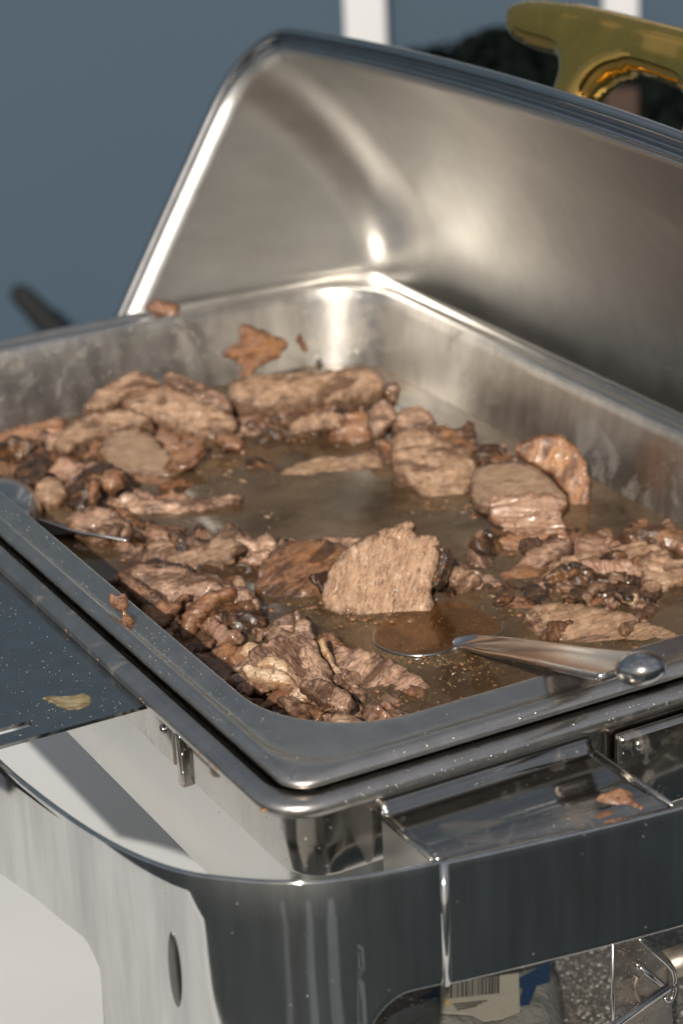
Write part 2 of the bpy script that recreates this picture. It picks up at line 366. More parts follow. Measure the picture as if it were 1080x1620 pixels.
bm = bmesh.new(); tube(bm, [(sc.x, sc.y, -1.0), (sc.x + .01, sc.y, -.7), (sc.x, sc.y, sc.z - .4)], [.03, .025, .02]); parent_to(obj('trunk', bm, M['brownpost']), root)
p = wallpt(982, 180, .70)
bm = bmesh.new(); box(bm, (p.x, p.y, (p.z + .03 - 1.0) / 2), (.040, .03, 1.0 + p.z + .03), WR, .003)
tag(obj('wooden_stake', bm, M['stake'], autosm=40), 'brown wooden stake standing in front of the dark bushy shape', 'stake')
# black rounded rod far left, standing in for a blurred wall shadow
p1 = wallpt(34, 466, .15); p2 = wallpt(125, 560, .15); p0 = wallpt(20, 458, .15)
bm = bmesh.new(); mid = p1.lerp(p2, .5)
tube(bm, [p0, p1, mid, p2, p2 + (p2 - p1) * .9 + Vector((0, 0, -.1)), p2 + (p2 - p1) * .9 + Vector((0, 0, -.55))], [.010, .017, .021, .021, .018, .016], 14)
tag(obj('shadow_rod', bm, M['standin_black']), 'black rounded rod standing in for a blurred shadow on the wall left of the lid', 'shadow_shape')

# ------------------------------------------------------------------ table
TZ = -.25
root = empty('table', W(.35, .0, -1.0)); tag(root, 'table under a white cloth carrying the chafing dish', 'table')
bm = bmesh.new(); box(bm, W(.365, -.10, TZ - .02), (.93, 1.26, .03)); o = obj('table_top', bm, M['brownpost'], smooth=False); parent_to(o, root)
for (a, b) in ((-.06, -.70), (.79, -.70), (-.06, .50), (.79, .50)):
    bm = bmesh.new(); box(bm, W(a, b, (-1.0 + TZ - .035) / 2), (.04, .04, 1.0 + TZ - .035), None, .003); parent_to(obj('leg', bm, M['brownpost'], autosm=40), root)
bm = bmesh.new()
loops = []
base = rrect(.365, -.10, .47, .635, .03, 6)
def fold(i): return .006 * math.sin(i * .55) + .004 * math.sin(i * 1.27)
top = rrect(.365, -.10, .465, .63, .03, 6)
n = len(base)
cx, cy = .365, -.10
for s_ in (0.02, .25, .5, .75, .95, .985):
    L = []
    for (a, b) in top:
        x, y = cx + (a - cx) * s_, cy + (b - cy) * s_
        L.append(W(x, y, TZ + .0012 * noise.noise(Vector((x * 6, y * 6, 0))) * 2))
    loops.append(L)
loops.append([W(a, b, TZ - .001) for a, b in top]); loops.append([W(a, b, TZ - .006) for a, b in base])
for dz, am in ((.08, .6), (.25, 1.3), (.5, 2.2)):
    loops.append([W(cx + (a - cx) * (1 + fold(i) * am * 2), cy + (b - cy) * (1 + fold(i) * am * 2), TZ - dz) for i, (a, b) in enumerate(base)])
loft(bm, loops, True, True, False)
tag(obj('tablecloth', bm, M['cloth']), 'plain white cloth spread over the table under the chafing dish', 'tablecloth')

bm = bmesh.new(); box(bm, W(.60, -.36, TZ + .012), (.34, .13, .022), Matrix.Rotation(R_(20), 3, 'Z'), .008)  # unseen dark tray, added only to be mirrored in the frame
tag(obj('unseen_tray', bm, M['standin_black'], autosm=40), 'low black tray added out of view left of the dish for the frame to reflect', 'tray')
# ------------------------------------------------------------------ chafing dish
ch = empty('chafing_dish', W(.265, .1625, TZ)); tag(ch, 'polished steel roll-top chafing dish with frame, water bath, shelf and lid', 'chafing dish')
def part(name, bm, mat, sm=None, smooth=True, parent=None, thick=0):
    o = obj(name, bm, mat, smooth=smooth, autosm=sm)
    if thick:
        m = o.modifiers.new('t', 'SOLIDIFY'); m.thickness = thick; m.offset = 0
    if parent is None: parent_to(o, ch)
    else:
        o.parent = parent; o.matrix_parent_inverse = parent.matrix_world.inverted()
    return o
CU, CV = .265, .1635; HU, HV = .2655, .1630
def LP(du, r, z, dv=None, n=8):
    dv = du if dv is None else dv
    return [W(a, b, z) for a, b in rrect(CU, CV, HU + du, HV + dv, r, n)]
def LPB(du, r, z, n=8): return [W(a, b, z) for a, b in rrect(CU, CV, HU - .0098 + du, HV - .0034 + du, r, n)]
# water bath: rim (bead) + skirt
bm = bmesh.new()
loft(bm, [LPB(-.003, .014, -0.0135), LPB(-.001, .016, -0.0100), LPB(.0020, .018, -0.0097), LPB(.0026, .016, -0.0073), LPB(.0030, .016, -0.0065), LPB(.0036, .0165, -0.0063), LPB(.0064, .017, -0.0071), LPB(.0080, .0175, -0.0077), LPB(.0092, .018, -0.0089), LPB(.0095, .018, -0.0110), LPB(.0088, .018, -0.0130), LPB(.0060, .021, -0.0135), LPB(-.0010, .018, -0.0135)])
part('bath_rim', bm, M['bath_rim'])
bm = bmesh.new()
loft(bm, [LP(-.0026, .017, -.0115, n=14), LP(-.0026, .017, -.025, n=14), LP(-.0028, .017, -.0375, n=14), LP(-.0034, .016, -.0385, n=14)])
part('bath_skirt', bm, M['bath_wall'])
bm = bmesh.new()
loft(bm, [LP(-.0040, .016, -.036), LP(-.0042, .016, -.055), LP(-.0046, .018, -.0755), LP(-.0055, .017, -.0775), LP(-.012, .012, -.078)], True, False, True)
part('bath_body', bm, M['bath_panel'])
# frame band with corner legs
def frame_band():
    # path in plan of the outer face, going from far along the long side round the near corner and along the short side
    P = [(.62, -.066), (.45, -.066), (.30, -.0655), (.22, -.065), (.16, -.0642), (.1098, -.0623), (.0845, -.0600), (.0628, -.0571), (.0435, -.0535), (.0271, -.0490), (.0135, -.0436), (.0030, -.0375), (-.0055, -.0298), (-.0159, -.0180), (-.0244, -.0045), (-.0287, .0072), (-.0323, .0194), (-.0356, .0360)]
    Q = [(-.0366, .0370), (-.0390, .0500), (-.0425, .0724), (-.0459, .0955), (-.0493, .1243), (-.0515, .1550), (-.0525, .19), (-.0515, .25)]
    P = crom(P, 6); Q = crom(Q, 6)
    def bottom(s_pt, seg):
        u, v = s_pt
        if seg == 0:
            if u > .0435 and v < -.02:
                d = u - .0435; z = -.0665 - .007 * min(2.5, max(0, (u - .085) / .045)) ** 1.5
                if d < .013: z -= .030 * (1 - math.sqrt(max(0, 1 - (1 - d / .013) ** 2)))
                return z
            if v > .0065:
                d = v - .0065; z = -.0670
                if d < .018: z -= .030 * (1 - math.sqrt(max(0, 1 - (1 - d / .018) ** 2)))
                return z
            return -.25
        return -.0672
    globals()['FRP'] = P
    obs = []
    for seg, pth, nm in ((0, P, 'leg'), (1, Q, 'frame_rail')):
        bm = bmesh.new(); ver = []
        for i, p in enumerate(pth):
            zt = -.0200
            zb = bottom(p, seg); nrow = 14; col = []
            t = pth[min(i + 1, len(pth) - 1)] - pth[max(i - 1, 0)]; t = t / np.linalg.norm(t); nn = np.array([t[1], -t[0]])
            # outward normal is towards -u/-v
            c = np.array([.265, .16]) - p
            if nn @ c > 0: nn = -nn
            for k in range(nrow + 1):
                z = zt + (zb - zt) * k / nrow
                off = 0
                if zb < -.2 : off = .008 * max(0, (-z - .10) / .15) ** 1.5     # feet splay out a little
                ver_ = p + nn * off
                col.append(bm.verts.new(W(ver_[0], ver_[1], z)))
            ver.append(col)
        for a, b in zip(ver, ver[1:]):
            for k in range(14): bm.faces.new((a[k], b[k], b[k + 1], a[k + 1]))
        o = part(nm, bm, M['frame']); m = o.modifiers.new('t', 'SOLIDIFY'); m.thickness = .0022; m.offset = 0
        bv = o.modifiers.new('b', 'BEVEL'); bv.width = .0006; bv.segments = 2; bv.limit_method = 'ANGLE'; bv.angle_limit = R_(40)
        obs.append(o)
    return obs
frame_band()
bm = bmesh.new(); tube(bm, [W(-.0364, .0366, -.0202), W(-.0364, .0363, -.045), W(-.0364, .0360, -.0675)], .0016, 12); part('frame_seam', bm, M['frame'])
# sloping ledge between the bath and the front rail, with its folded side cheek
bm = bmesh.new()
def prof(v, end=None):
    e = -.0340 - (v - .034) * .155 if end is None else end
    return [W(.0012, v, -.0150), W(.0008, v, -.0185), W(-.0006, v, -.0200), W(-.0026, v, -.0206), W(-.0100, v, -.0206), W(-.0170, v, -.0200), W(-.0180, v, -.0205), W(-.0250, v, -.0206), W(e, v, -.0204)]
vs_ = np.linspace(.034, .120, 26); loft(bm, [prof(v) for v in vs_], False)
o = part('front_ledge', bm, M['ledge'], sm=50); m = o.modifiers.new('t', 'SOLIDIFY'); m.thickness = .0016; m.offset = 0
for vv in (.0338, .1206):
    bm = bmesh.new(); e = -.0340 - (vv - .034) * .155
    bm.faces.new([bm.verts.new(q) for q in (W(-.0012, vv, -.0204), W(e, vv, -.0204), W(e, vv, -.0300), W(-.0012, vv, -.0480))])
    o = part('ledge_cheek', bm, M['bath_panel'], smooth=False); m = o.modifiers.new('t', 'SOLIDIFY'); m.thickness = .0012; m.offset = 0
    bm = bmesh.new(); tube(bm, [W(-.0018, vv, -.0200), W(e, vv, -.0200)], .0010, 8); part('ledge_edge', bm, M['bath_wall'])
    bm = bmesh.new(); tube(bm, [W(-.0016, vv, -.0200), W(-.0016, vv, -.0480)], .0008, 8); part('ledge_edge', bm, M['bath_wall'])
# hinge plate beside the ledge
bm = bmesh.new(); box(bm, W(-.0022, .178, -.0325), (.0050, .098, .034), None, .0018); part('hinge_plate', bm, M['bath_wall'], sm=50)
bm = bmesh.new(); bmesh.ops.create_uvsphere(bm, u_segments=16, v_segments=8, radius=.0022, matrix=Matrix.Translation(W(-.0048, .1375, -.0205)) @ Matrix.Diagonal((.5, 1, 1, 1))); part('rivet', bm, M['bath_wall'])
# side shelf on the long side
def shelf():
    bm = bmesh.new(); z = -.0135
    u0 = .108; outline = [(u0, -.0030), (u0, -.135), (.56, -.135), (.56, -.0030)]
    s0, s1 = -.048, -.110; h = .0022; su = u0 + .0105
    slot = [(su + h * math.cos(a), s0 + h * math.sin(a)) for a in np.linspace(0, math.pi, 9)] + [(su + h * math.cos(a), s1 + h * math.sin(a)) for a in np.linspace(math.pi, 2 * math.pi, 9)]
    vs2 = [Vector(p) for p in outline + slot]; n0 = len(outline)
    edges = [(i, (i + 1) % n0) for i in range(n0)] + [(n0 + i, n0 + (i + 1) % len(slot)) for i in range(len(slot))]
    V, E, F, *_ = delaunay_2d_cdt(vs2, edges, [], 1, 1e-6)
    bv = [bm.verts.new(W(p.x, p.y, z)) for p in V]
    from mathutils.geometry import intersect_point_quad_2d
    for f in F:
        c = sum((V[i] for i in f), Vector((0, 0))) / len(f)
        ins = abs(c.x - su) < h and s1 - h < c.y < s0 + h
        if not ins: bm.faces.new([bv[i] for i in f])
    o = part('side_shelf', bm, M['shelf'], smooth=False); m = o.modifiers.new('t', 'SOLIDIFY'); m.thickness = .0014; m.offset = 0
    # bracket holding it to the bath
    bm = bmesh.new(); box(bm, W(.0965, -.0016, -.0215), (.030, .0024, .0175), None, .0007); b = part('shelf_bracket', bm, M['bath_wall'], sm=40)
    bm = bmesh.new(); box(bm, W(.0790, -.0030, -.0225), (.0040, .0055, .0215), None, .0010); part('bracket_flange', bm, M['bath_wall'], sm=40, parent=b)
    bm = bmesh.new(); box(bm, W(.0885, -.0030, -.0215), (.0012, .0010, .0150), None, .0003); part('bracket_slot', bm, M['rust'], parent=b)
    for (u, z_) in ((.0975, -.0185), (.0805, -.0305)):
        bm = bmesh.new(); bmesh.ops.create_uvsphere(bm, u_segments=14, v_segments=8, radius=.0019, matrix=Matrix.Translation(W(u, -.0034, z_)) @ Matrix.Diagonal((1, .5, 1, 1))); part('rivet', bm, M['bath_wall'], parent=b)
shelf()
# ---- roll-top lid: rim plane through (v=.18, z=0), leaning back
LN = np.array([.859, -.513]); LS = np.array([.513, .859])          # (v, z) parts of the depth and height directions
def LPT(u, s, wd): return W(u, .18 + LS[0] * s + LN[0] * wd, LS[1] * s + LN[1] * wd)
def lid_loop(hu, hs, r, wd, bow=1.0):
    out = []
    for (a, b) in rrect(.265, 0, hu, hs, r, 12):
        k = 1 - min(1, ((a - .265) / .27) ** 2)
        b2 = b + bow * .011 * k * max(0, b / .16) ** 2
        k2 = 1 - min(1, (b / .17) ** 2)
        a2 = a + bow * .004 * k2 * (1 if a > .265 else -1) * min(1, abs(a - .265) / .26)
        out.append((a2, b2, wd))
    return out
def clip_build(name, loops, mat, thick, smin=-.03):
    bm = bmesh.new(); vs = loft(bm, [[LPT(*p) for p in L] for L in loops])
    kill = []
    for L, V in zip(loops, vs):
        for p, v_ in zip(L, V):
            # keep the part seen above the bath and its roll behind it
            if p[1] < smin and p[2] < .05: kill.append(v_)
            elif p[1] < -.12: kill.append(v_)
    bmesh.ops.delete(bm, geom=kill, context='VERTS')
    return bm
DEP = .172
loops = []
for k in range(0, 25):
    t = k / 24 * .985; a = t * math.pi / 2
    hs = .1575 * math.cos(a); wd = DEP * math.sin(a)
    hu = .2660 - .020 * t ** 1.5 - .012 * (t ** 6)
    loops.append(lid_loop(hu, max(hs, .004), min(.040 - .0 * t, hs * .95), wd, 1 - t))
bm = clip_build('lid', loops, M['lid_in'], .001)
lid = part('lid', bm, M['lid_in']); m = lid.modifiers.new('t', 'SOLIDIFY'); m.thickness = .0012; m.offset = -1
bm = clip_build('lid_rim', [lid_loop(.2655 + d, .1573 + d, .040 + d * .5, wd) for d, wd in ((.0002, .0012), (.0004, 0), (.0010, -.0010), (.0022, -.0010), (.0030, .0004), (.0040, .0035), (.0052, .0035), (.0062, .0004), (.0072, -.0016), (.0095, -.0018), (.0110, -.0004), (.0112, .0030), (.009, .0045), (.002, .0050))], M["lid_out"], .001)
part('lid_rim', bm, M['lid_edge'], parent=lid)
# brass handle standing off the lid
HP = [(1150, 85), (1080, 50), (1020, 28), (960, 14), (900, 5), (850, 3), (822, 12), (811, 35), (812, 62), (840, 78), (872, 88), (890, 99), (893, 125), (880, 165), (868, 200), (940, 215), (932, 178), (945, 150), (970, 130), (1010, 122), (1080, 148), (1150, 180)]
P0 = np.array(LPT(.265, .17, .060)); nrm = np.array(W(0, LN[0], LN[1]))
pts = [on_plane(x, y, P0, nrm) for x, y in HP]; loc = [(p[0], (p - P0) @ np.array(W(0, LS[0], LS[1]))) for p in pts]
loc = [(float(a), float(b)) for a, b in loc]
cu = .265; half = [p for p in loc if p[0] > cu]
sm_ = crom(half, 4)
mir = [(2 * cu - a, b) for a, b in sm_[::-1]]
outl = [tuple(p) for p in sm_] + mir
outl = crom(outl[::2], 2, True)
bm = bmesh.new()
def hpt(a, b, wd): 
    q = P0 + np.array(W(0, LS[0], LS[1])) * b + nrm * wd; return (a, q[1], q[2])
outl = outl[:: 1]
mn, mx = outl.min(0), outl.max(0); hh = .0016
gx, gy = np.meshgrid(np.arange(mn[0], mx[0], hh), np.arange(mn[1], mx[1], hh)); G = np.c_[gx.ravel(), gy.ravel()]
HOLD = (outl, G)
# things under the front: wick holder bracket
root = empty('burner_holder', W(.0, .14, TZ)); tag(root, 'steel burner bracket with wire handle under the front rail', 'burner holder')
def sub(name, bm, mat, p, **k): o = obj(name, bm, mat, **k); parent_to(o, p); return o
def quadplate(pix, u, thick):
    ps = [on_plane(x, y, (u, 0, 0), np.array([1., 0, 0])) for x, y in pix]
    bm = bmesh.new(); a = [bm.verts.new(p) for p in ps]; b = [bm.verts.new(p + np.array([thick, 0, 0])) for p in ps]
    bm.faces.new(a); bm.faces.new(b[::-1]); n_ = len(a)
    for i in range(n_): bm.faces.new((a[i], a[(i + 1) % n_], b[(i + 1) % n_], b[i]))
    return bm
sub('side_plate', quadplate([(969, 1488), (1012, 1478), (1040, 1510), (1063, 1530), (1066, 1560), (1062, 1578), (1066, 1700), (969, 1700)], .004, .0014), M['rust'], root, smooth=False)
bm = bmesh.new(); a = on_plane(968.5, 1470, (.003, 0, 0), np.array([1., 0, 0])); b = on_plane(968.5, 1700, (.003, 0, 0), np.array([1., 0, 0])); tube(bm, [a, b], .0007, 8); sub('plate_edge', bm, M['ladle'], root)
bm = bmesh.new(); ed = [on_plane(x, y, (.002, 0, 0), np.array([1., 0, 0])) for x, y in [(1010, 1485), (1035, 1508), (1055, 1526), (1064, 1540), (1066, 1560), (1063, 1577), (1056, 1583), (1050, 1578)]]; tube(bm, crom(ed, 4), .0009, 8); sub('rolled_edge', bm, M['ladle'], root)
bm = bmesh.new(); a = on_plane(1008, 1527, (-.002, 0, 0), np.array([1., 0, 0])); b = on_plane(1042, 1556, (-.002, 0, 0), np.array([1., 0, 0])); tube(bm, [a, b], [.0026, .0026], 10, .5); sub('latch', bm, M['ladle'], root)
bm = bmesh.new(); tr = [on_plane(x, y, (.0035, 0, 0), np.array([1., 0, 0])) for x, y in [(1008, 1545), (1003, 1560), (1006, 1575), (1013, 1583), (1021, 1580)]]; tube(bm, crom(tr, 4), .0010, 8); sub('rusty_cutout', bm, M['rust'], root)
bm = bmesh.new(); a = on_plane(1056, 1562, (-.006, 0, 0), np.array([1., 0, 0])); b = on_plane(985, 1612, (-.010, 0, 0), np.array([1., 0, 0])); tube(bm, [a, b, b + (b - a) * .6], .0016, 12); sub('wire_handle', bm, M['ladle'], root)
bm = bmesh.new(); a = on_plane(1045, 1530, (.02, 0, 0), np.array([1., 0, 0])); b = on_plane(1130, 1500, (.02, 0, 0), np.array([1., 0, 0])); tube(bm, [a, b], .0060, 20); sub('tube', bm, M['rust'], root)
# speckled tray on the cloth under the dish, and a printed packet
bm = bmesh.new(); box(bm, W(.18, .215, TZ + .006), (.16, .26, .010), None, .003)
tag(obj('speckled_tray', bm, M['tray'], autosm=40), 'dark speckled tray lying on the cloth under the dish', 'tray')
pk = empty('printed_packet', W(.19, .155, TZ + .012)); tag(pk, 'crumpled plastic packet with barcode label and blue stripe under the dish', 'packet')
def pak_mat():
    q = N('packet_film'); v = q.obj(); f = q.noise(v, 60, 5, .7); q.set(**{'Base__Color': q.mix(f, (.10, .095, .085), (.24, .23, .20)), 'Roughness': .22, 'Normal': q.bump(f, 1.0, .004)}); return q.m
M['film'] = pak_mat()
M['label'] = plain('label_paper', (.26, .24, .19), (.32, .29, .24), 200, .4, .2)
M['blue'] = plain('blue_print', (.007, .024, .06), (.009, .03, .075), 200, .35); M['ink'] = plain('ink', (.02, .02, .02), (.03, .03, .03), 100, .5); M['yel'] = plain('yellow_print', (.5, .28, .04), (.55, .3, .05), 100, .5)
def pz(x, y, z): return Vector(atz(x, y, z).tolist())
zt = TZ + .030
c0, c1, c2, c3 = pz(600, 1590, zt), pz(880, 1500, zt), pz(900, 1690, zt), pz(590, 1700, zt)
bm = bmesh.new(); g = 26; gr = []
for i in range(g + 1):
    row = []
    for j in range(g + 1):
        a, b = i / g, j / g; p = c0.lerp(c1, a).lerp(c3.lerp(c2, a), b)
        e = min(a, 1 - a, b, 1 - b); p.z = zt - .016 * (1 - min(1, e / .12)) ** 2 + .0035 * noise.noise(p * 60) * min(1, e / .1) - .003
        row.append(bm.verts.new(p))
    gr.append(row)
for i in range(g):
    for j in range(g): bm.faces.new((gr[i][j], gr[i + 1][j], gr[i + 1][j + 1], gr[i][j + 1]))
o = obj('film', bm, M['film']); parent_to(o, pk); m = o.modifiers.new('t', 'SOLIDIFY'); m.thickness = .002
def flatpoly(name, pix, z, mat):
    bm = bmesh.new(); bm.faces.new([bm.verts.new(pz(x, y, z)) for x, y in pix]); bmesh.ops.recalc_face_normals(bm, faces=bm.faces[:])
    r = bmesh.ops.extrude_face_region(bm, geom=bm.faces[:]); bmesh.ops.translate(bm, verts=[e for e in r['geom'] if isinstance(e, bmesh.types.BMVert)], vec=(0, 0, .0003))
    return obj(name, bm, mat, pk and None, smooth=False)
lz = zt + .0012
o = flatpoly('label', [(697, 1556), (820, 1540), (822, 1600), (795, 1612), (765, 1616), (748, 1606), (697, 1603)], lz, M['label']); parent_to(o, pk)
x = 706; random.seed(3)
bars = bmesh.new()
while x < 788:
    wb = random.choice([1.2, 1.2, 2, 3]); f = (x - 706) / 84; y0 = 1566 - 15 * f - 10; y1 = 1580 - 9 * f
    bars.faces.new([bars.verts.new(pz(*q, lz + .0007)) for q in [(x, y0 - 10), (x + wb, y0 - 10), (x + wb, y1), (x, y1)]]); x += wb + random.choice([1.2, 1.4, 2.2])
o = obj('barcode', bars, M['ink'], smooth=False); parent_to(o, pk); o['kind'] = 'stuff'
o = flatpoly('blue_stripe', [(660, 1583), (695, 1560), (695, 1578), (662, 1580)], lz, M['blue']); parent_to(o, pk)
o = flatpoly('blue_stripe', [(800, 1560), (870, 1520), (868, 1555), (848, 1560), (836, 1590), (820, 1592), (826, 1562), (800, 1572)], lz - .0002, M['blue']); parent_to(o, pk)
o = flatpoly('yellow_mark', [(704, 1585), (712, 1585), (709, 1591)], lz + .0005, M['yel']); parent_to(o, pk)
for r_ in range(3):
    o = flatpoly('print_line', [(716 + 3 * r_, 1589 + 4 * r_), (770 - 8 * r_, 1583 + 4 * r_), (770 - 8 * r_, 1584.2 + 4 * r_), (716 + 3 * r_, 1590.4 + 4 * r_)], lz + .0005, M['ink']); parent_to(o, pk)

# ------------------------------------------------------------------ food pan
pan = empty('food_pan', W(.265, .1625, -.065)); tag(pan, 'deep rectangular steel food pan full of meat and broth', 'food pan')
IU, IV = .2395, .1455
def LI(du, r, z, n=10): return [W(a, b, z) for a, b in rrect(CU + .001, CV, IU + du, IV + du, r, n)]
def blendL(k, r, z): # k 0 = inner lip .. 1 = outer edge
    return [W(a, b, z) for a, b in rrect(CU + .001 * (1 - k), CV, IU + (HU - IU) * k, IV + (HV - IV) * k * (1 + .12 * k), r, 10)]
bm = bmesh.new(); lo = []
for d, r, z in ((-.030, .02, -.0655), (-.022, .028, -.0650), (-.016, .033, -.0635), (-.0125, .036, -.0600), (-.0105, .038, -.054)): lo.append(LI(d, r, z))
for k in range(1, 13): 
    t = k / 12; lo.append(LI(-.0105 + .0085 * t, .038 + .005 * t, -.054 + .0505 * t))
lo.append(LI(-.0012, .0445, -.0020))
loft(bm, lo, True, True, False); o = obj('pan_well', bm, M['pan_wall']); parent_to(o, pan)
bm = bmesh.new()
loft(bm, [LI(-.0014, .0444, -.0024), LI(-.0009, .045, -.0009), LI(-.0002, .0455, -.0001), LI(.0006, .046, 0), blendL(.10, .044, -.0004), blendL(.30, .038, -.0016), blendL(.46, .032, -.0024), blendL(.48, .028, -.0020), blendL(.52, .026, -.0012), blendL(.57, .023, -.0004), blendL(.62, .020, .0000), blendL(.69, .016, -.0002), blendL(.74, .0135, -.0009), blendL(.78, .012, -.0018), blendL(.80, .0112, -.0028), blendL(.805, .0110, -.0042), blendL(.78, .0115, -.0046)])
o = obj('pan_rim', bm, M['pan_rim']); parent_to(o, pan)
LZ = -.0430
bm = bmesh.new(); L0 = rrect(CU + .001, CV, IU - .0086, IV - .0086, .038, 10)
Vv, Ee, Ff, *_ = delaunay_2d_cdt([Vector(p) for p in L0], [(i, (i + 1) % len(L0)) for i in range(len(L0))], [], 1, 1e-6)
bv = [bm.verts.new(W(p.x, p.y, LZ + .0012)) for p in Vv]
for f in Ff: bm.faces.new([bv[i] for i in f])
bmesh.ops.recalc_face_normals(bm, faces=bm.faces[:])
if bm.faces[0].normal.z < 0: bmesh.ops.reverse_faces(bm, faces=bm.faces[:])
o = obj('broth', bm, M['broth'], recalc=False); tag(o, 'murky brown broth filling the food pan around the meat', 'broth')

# ------------------------------------------------------------------ meat
def dist_poly(P, poly):
    A = poly; B = np.roll(poly, -1, 0); d = np.full(len(P), 1e9)
    for a, b in zip(A, B):
        ab = b - a; L = ab @ ab + 1e-14; t = np.clip(((P - a) @ ab) / L, 0, 1)
        q = a + t[:, None] * ab; d = np.minimum(d, np.hypot(*(P - q).T))
    return d
def inside(P, poly):
    x, y = P[:, 0], P[:, 1]; c = np.zeros(len(P), bool); n = len(poly)
    for i in range(n):
        (x1, y1), (x2, y2) = poly[i], poly[i - 1]
        m = ((y1 > y) != (y2 > y)); xi = (x2 - x1) * (y - y1) / ((y2 - y1) if y2 != y1 else 1e-12) + x1
        c ^= m & (x < xi)
    return c
def slab(name, pix, anchor, z0, nuv, T, mat, fib=0, rough=1.0, round_=.004, jag=.0006, label=None, cat='meat', group=None, grid=.0016, dome=0.0, ridge=0., seed=None):
    seed = seed if seed is not None else int(sum(a * 3 + b for a, b in pix)) % 997
    rough = rough ** .6; grid *= .62; round_ = min(round_, .006) * .45; dome *= .55
    n = np.array(W(*nuv), float); n /= np.linalg.norm(n); P0 = atz(anchor[0], anchor[1], z0)
    ex = np.cross(n, np.array([0, 0, 1.]));
    if np.linalg.norm(ex) < .05: ex = np.array([-CM[0][0], -CM[0][1], 0]) * -1
    ex -= n * (ex @ n); ex /= np.linalg.norm(ex); ey = np.cross(n, ex)
    P3 = [on_plane(x, y, P0, n) for x, y in pix]
    poly = np.array([[(p - P0) @ ex, (p - P0) @ ey] for p in P3]); poly = crom(poly, 5, True)
    # ragged outline
    t_ = np.roll(poly, -1, 0) - np.roll(poly, 1, 0); t_ /= np.linalg.norm(t_, axis=1)[:, None] + 1e-12; nn = np.c_[t_[:, 1], -t_[:, 0]]
    # densify to grid
    dense = []
    for a, b in zip(poly, np.roll(poly, -1, 0)):
        k = max(1, int(np.hypot(*(b - a)) / (grid * .8)))
        for j in range(k): dense.append(a + (b - a) * j / k)
    poly = np.array(dense)
    t_ = np.roll(poly, -1, 0) - np.roll(poly, 1, 0); t_ /= np.linalg.norm(t_, axis=1)[:, None] + 1e-12; nn = np.c_[t_[:, 1], -t_[:, 0]]
    off = np.array([noise.fractal(Vector((p[0] * 200, p[1] * 200, seed)), .8, 2, 4) for p in poly]) * jag * 2.1 * rough
    poly = poly + nn * off[:, None]
    mn, mx = poly.min(0), poly.max(0)
    gx, gy = np.meshgrid(np.arange(mn[0], mx[0], grid), np.arange(mn[1], mx[1], grid * .87)); gx[::2] += grid / 2
    G = np.c_[gx.ravel(), gy.ravel()] + rng.normal(0, grid * .12, (gx.size, 2))
    G = G[inside(G, poly)]; dg = dist_poly(G, poly); G, dg = G[dg > grid * .55], dg[dg > grid * .55]
    allp = np.r_[poly, G]; dd = np.r_[np.zeros(len(poly)), dg]; nb = len(poly)
    V, E, F, ov, *_ = delaunay_2d_cdt([Vector(p) for p in allp], [(i, (i + 1) % nb) for i in range(nb)], [], 1, 1e-7)
    cf, sf = math.cos(fib), math.sin(fib)
    bm = bmesh.new(); uvl = bm.loops.layers.uv.new('UVMap'); rim = bm.verts.layers.float.new('rim')
    tops = []; uvs = {}
    vp = np.array([[p.x, p.y] for p in V]); dv_ = dist_poly(vp, poly)
    half = max(dg.max() if len(dg) else .002, 1e-4)
    for (x, y), d in zip(vp, dv_):
        e = min(1, d / round_); h = -round_ * .8 * (1 - math.sqrt(max(0, 1 - (1 - e) ** 2)))
        h += dome * min(1, d / half) ** .8
        a, b = x * cf + y * sf, -x * sf + y * cf
        f = noise.fractal(Vector((a * 60, b * 300, seed)), .8, 2, 4) * .00055 + noise.fractal(Vector((x * 45, y * 45, seed + 9)), 1, 2, 2) * .0011
        f -= .0016 * max(0, rough - .9) * max(0, .8 - 6 * abs(noise.noise(Vector((x * 70, y * 70, seed + 21)))))
        if ridge:
            r_ = 1 - abs(noise.noise(Vector((a * 40, b * 190, seed + 3)))) * 2.2; f -= ridge * max(0, r_ - .55) * .0045
        h += f * rough * (.35 + .65 * e)
        p = P0 + ex * x + ey * y + n * h
        v = bm.verts.new(p); v[rim] = 1 - min(1, d / .0060); tops.append(v); uvs[v] = (a * 100 + seed * .37, b * 100)
    # outline vertex order
    bidx = [o_ for o_ in range(len(V))]
    for f in F:
        c = vp[list(f)].mean(0)
        try: bm.faces.new([tops[i] for i in f])
        except ValueError: pass
    be = [e for e in bm.edges if len(e.link_faces) == 1]
    # side walls, three rings
    prev = be; nring = 3
    for k in range(nring):
        r = bmesh.ops.extrude_edge_only(bm, edges=prev)
        nv = [g for g in r['geom'] if isinstance(g, bmesh.types.BMVert)]; prev = [g for g in r['geom'] if isinstance(g, bmesh.types.BMEdge) and len(g.link_faces) == 1]
        for v in nv:
            q = np.array(v.co) - n * (T / nring); sh = noise.fractal(Vector(q * 300), 1, 2, 3) * .0009 * rough
            cc = P0 + ex * vp[:, 0].mean() + ey * vp[:, 1].mean(); dr = q - cc; dr -= n * (dr @ n); dr /= np.linalg.norm(dr) + 1e-9
            q = q + dr * (sh - (0.0004 if k == 2 else -.0002)); v.co = q; v[rim] = 1.0
            lx, ly = (q - P0) @ ex, (q - P0) @ ey; hh = (q - P0) @ n
            uvs[v] = ((lx * cf + ly * sf) * 100 + seed * .37, (-lx * sf + ly * cf - hh) * 100)
    ctr = np.mean([np.array(v.co) for e in prev for v in e.verts], 0); cvx = bm.verts.new(ctr); uvs[cvx] = (0, 0)
    for e in prev:
        try: bm.faces.new((e.verts[0], e.verts[1], cvx))
        except ValueError: pass
    for f in bm.faces:
        for l in f.loops: l[uvl].uv = uvs.get(l.vert, (0, 0))
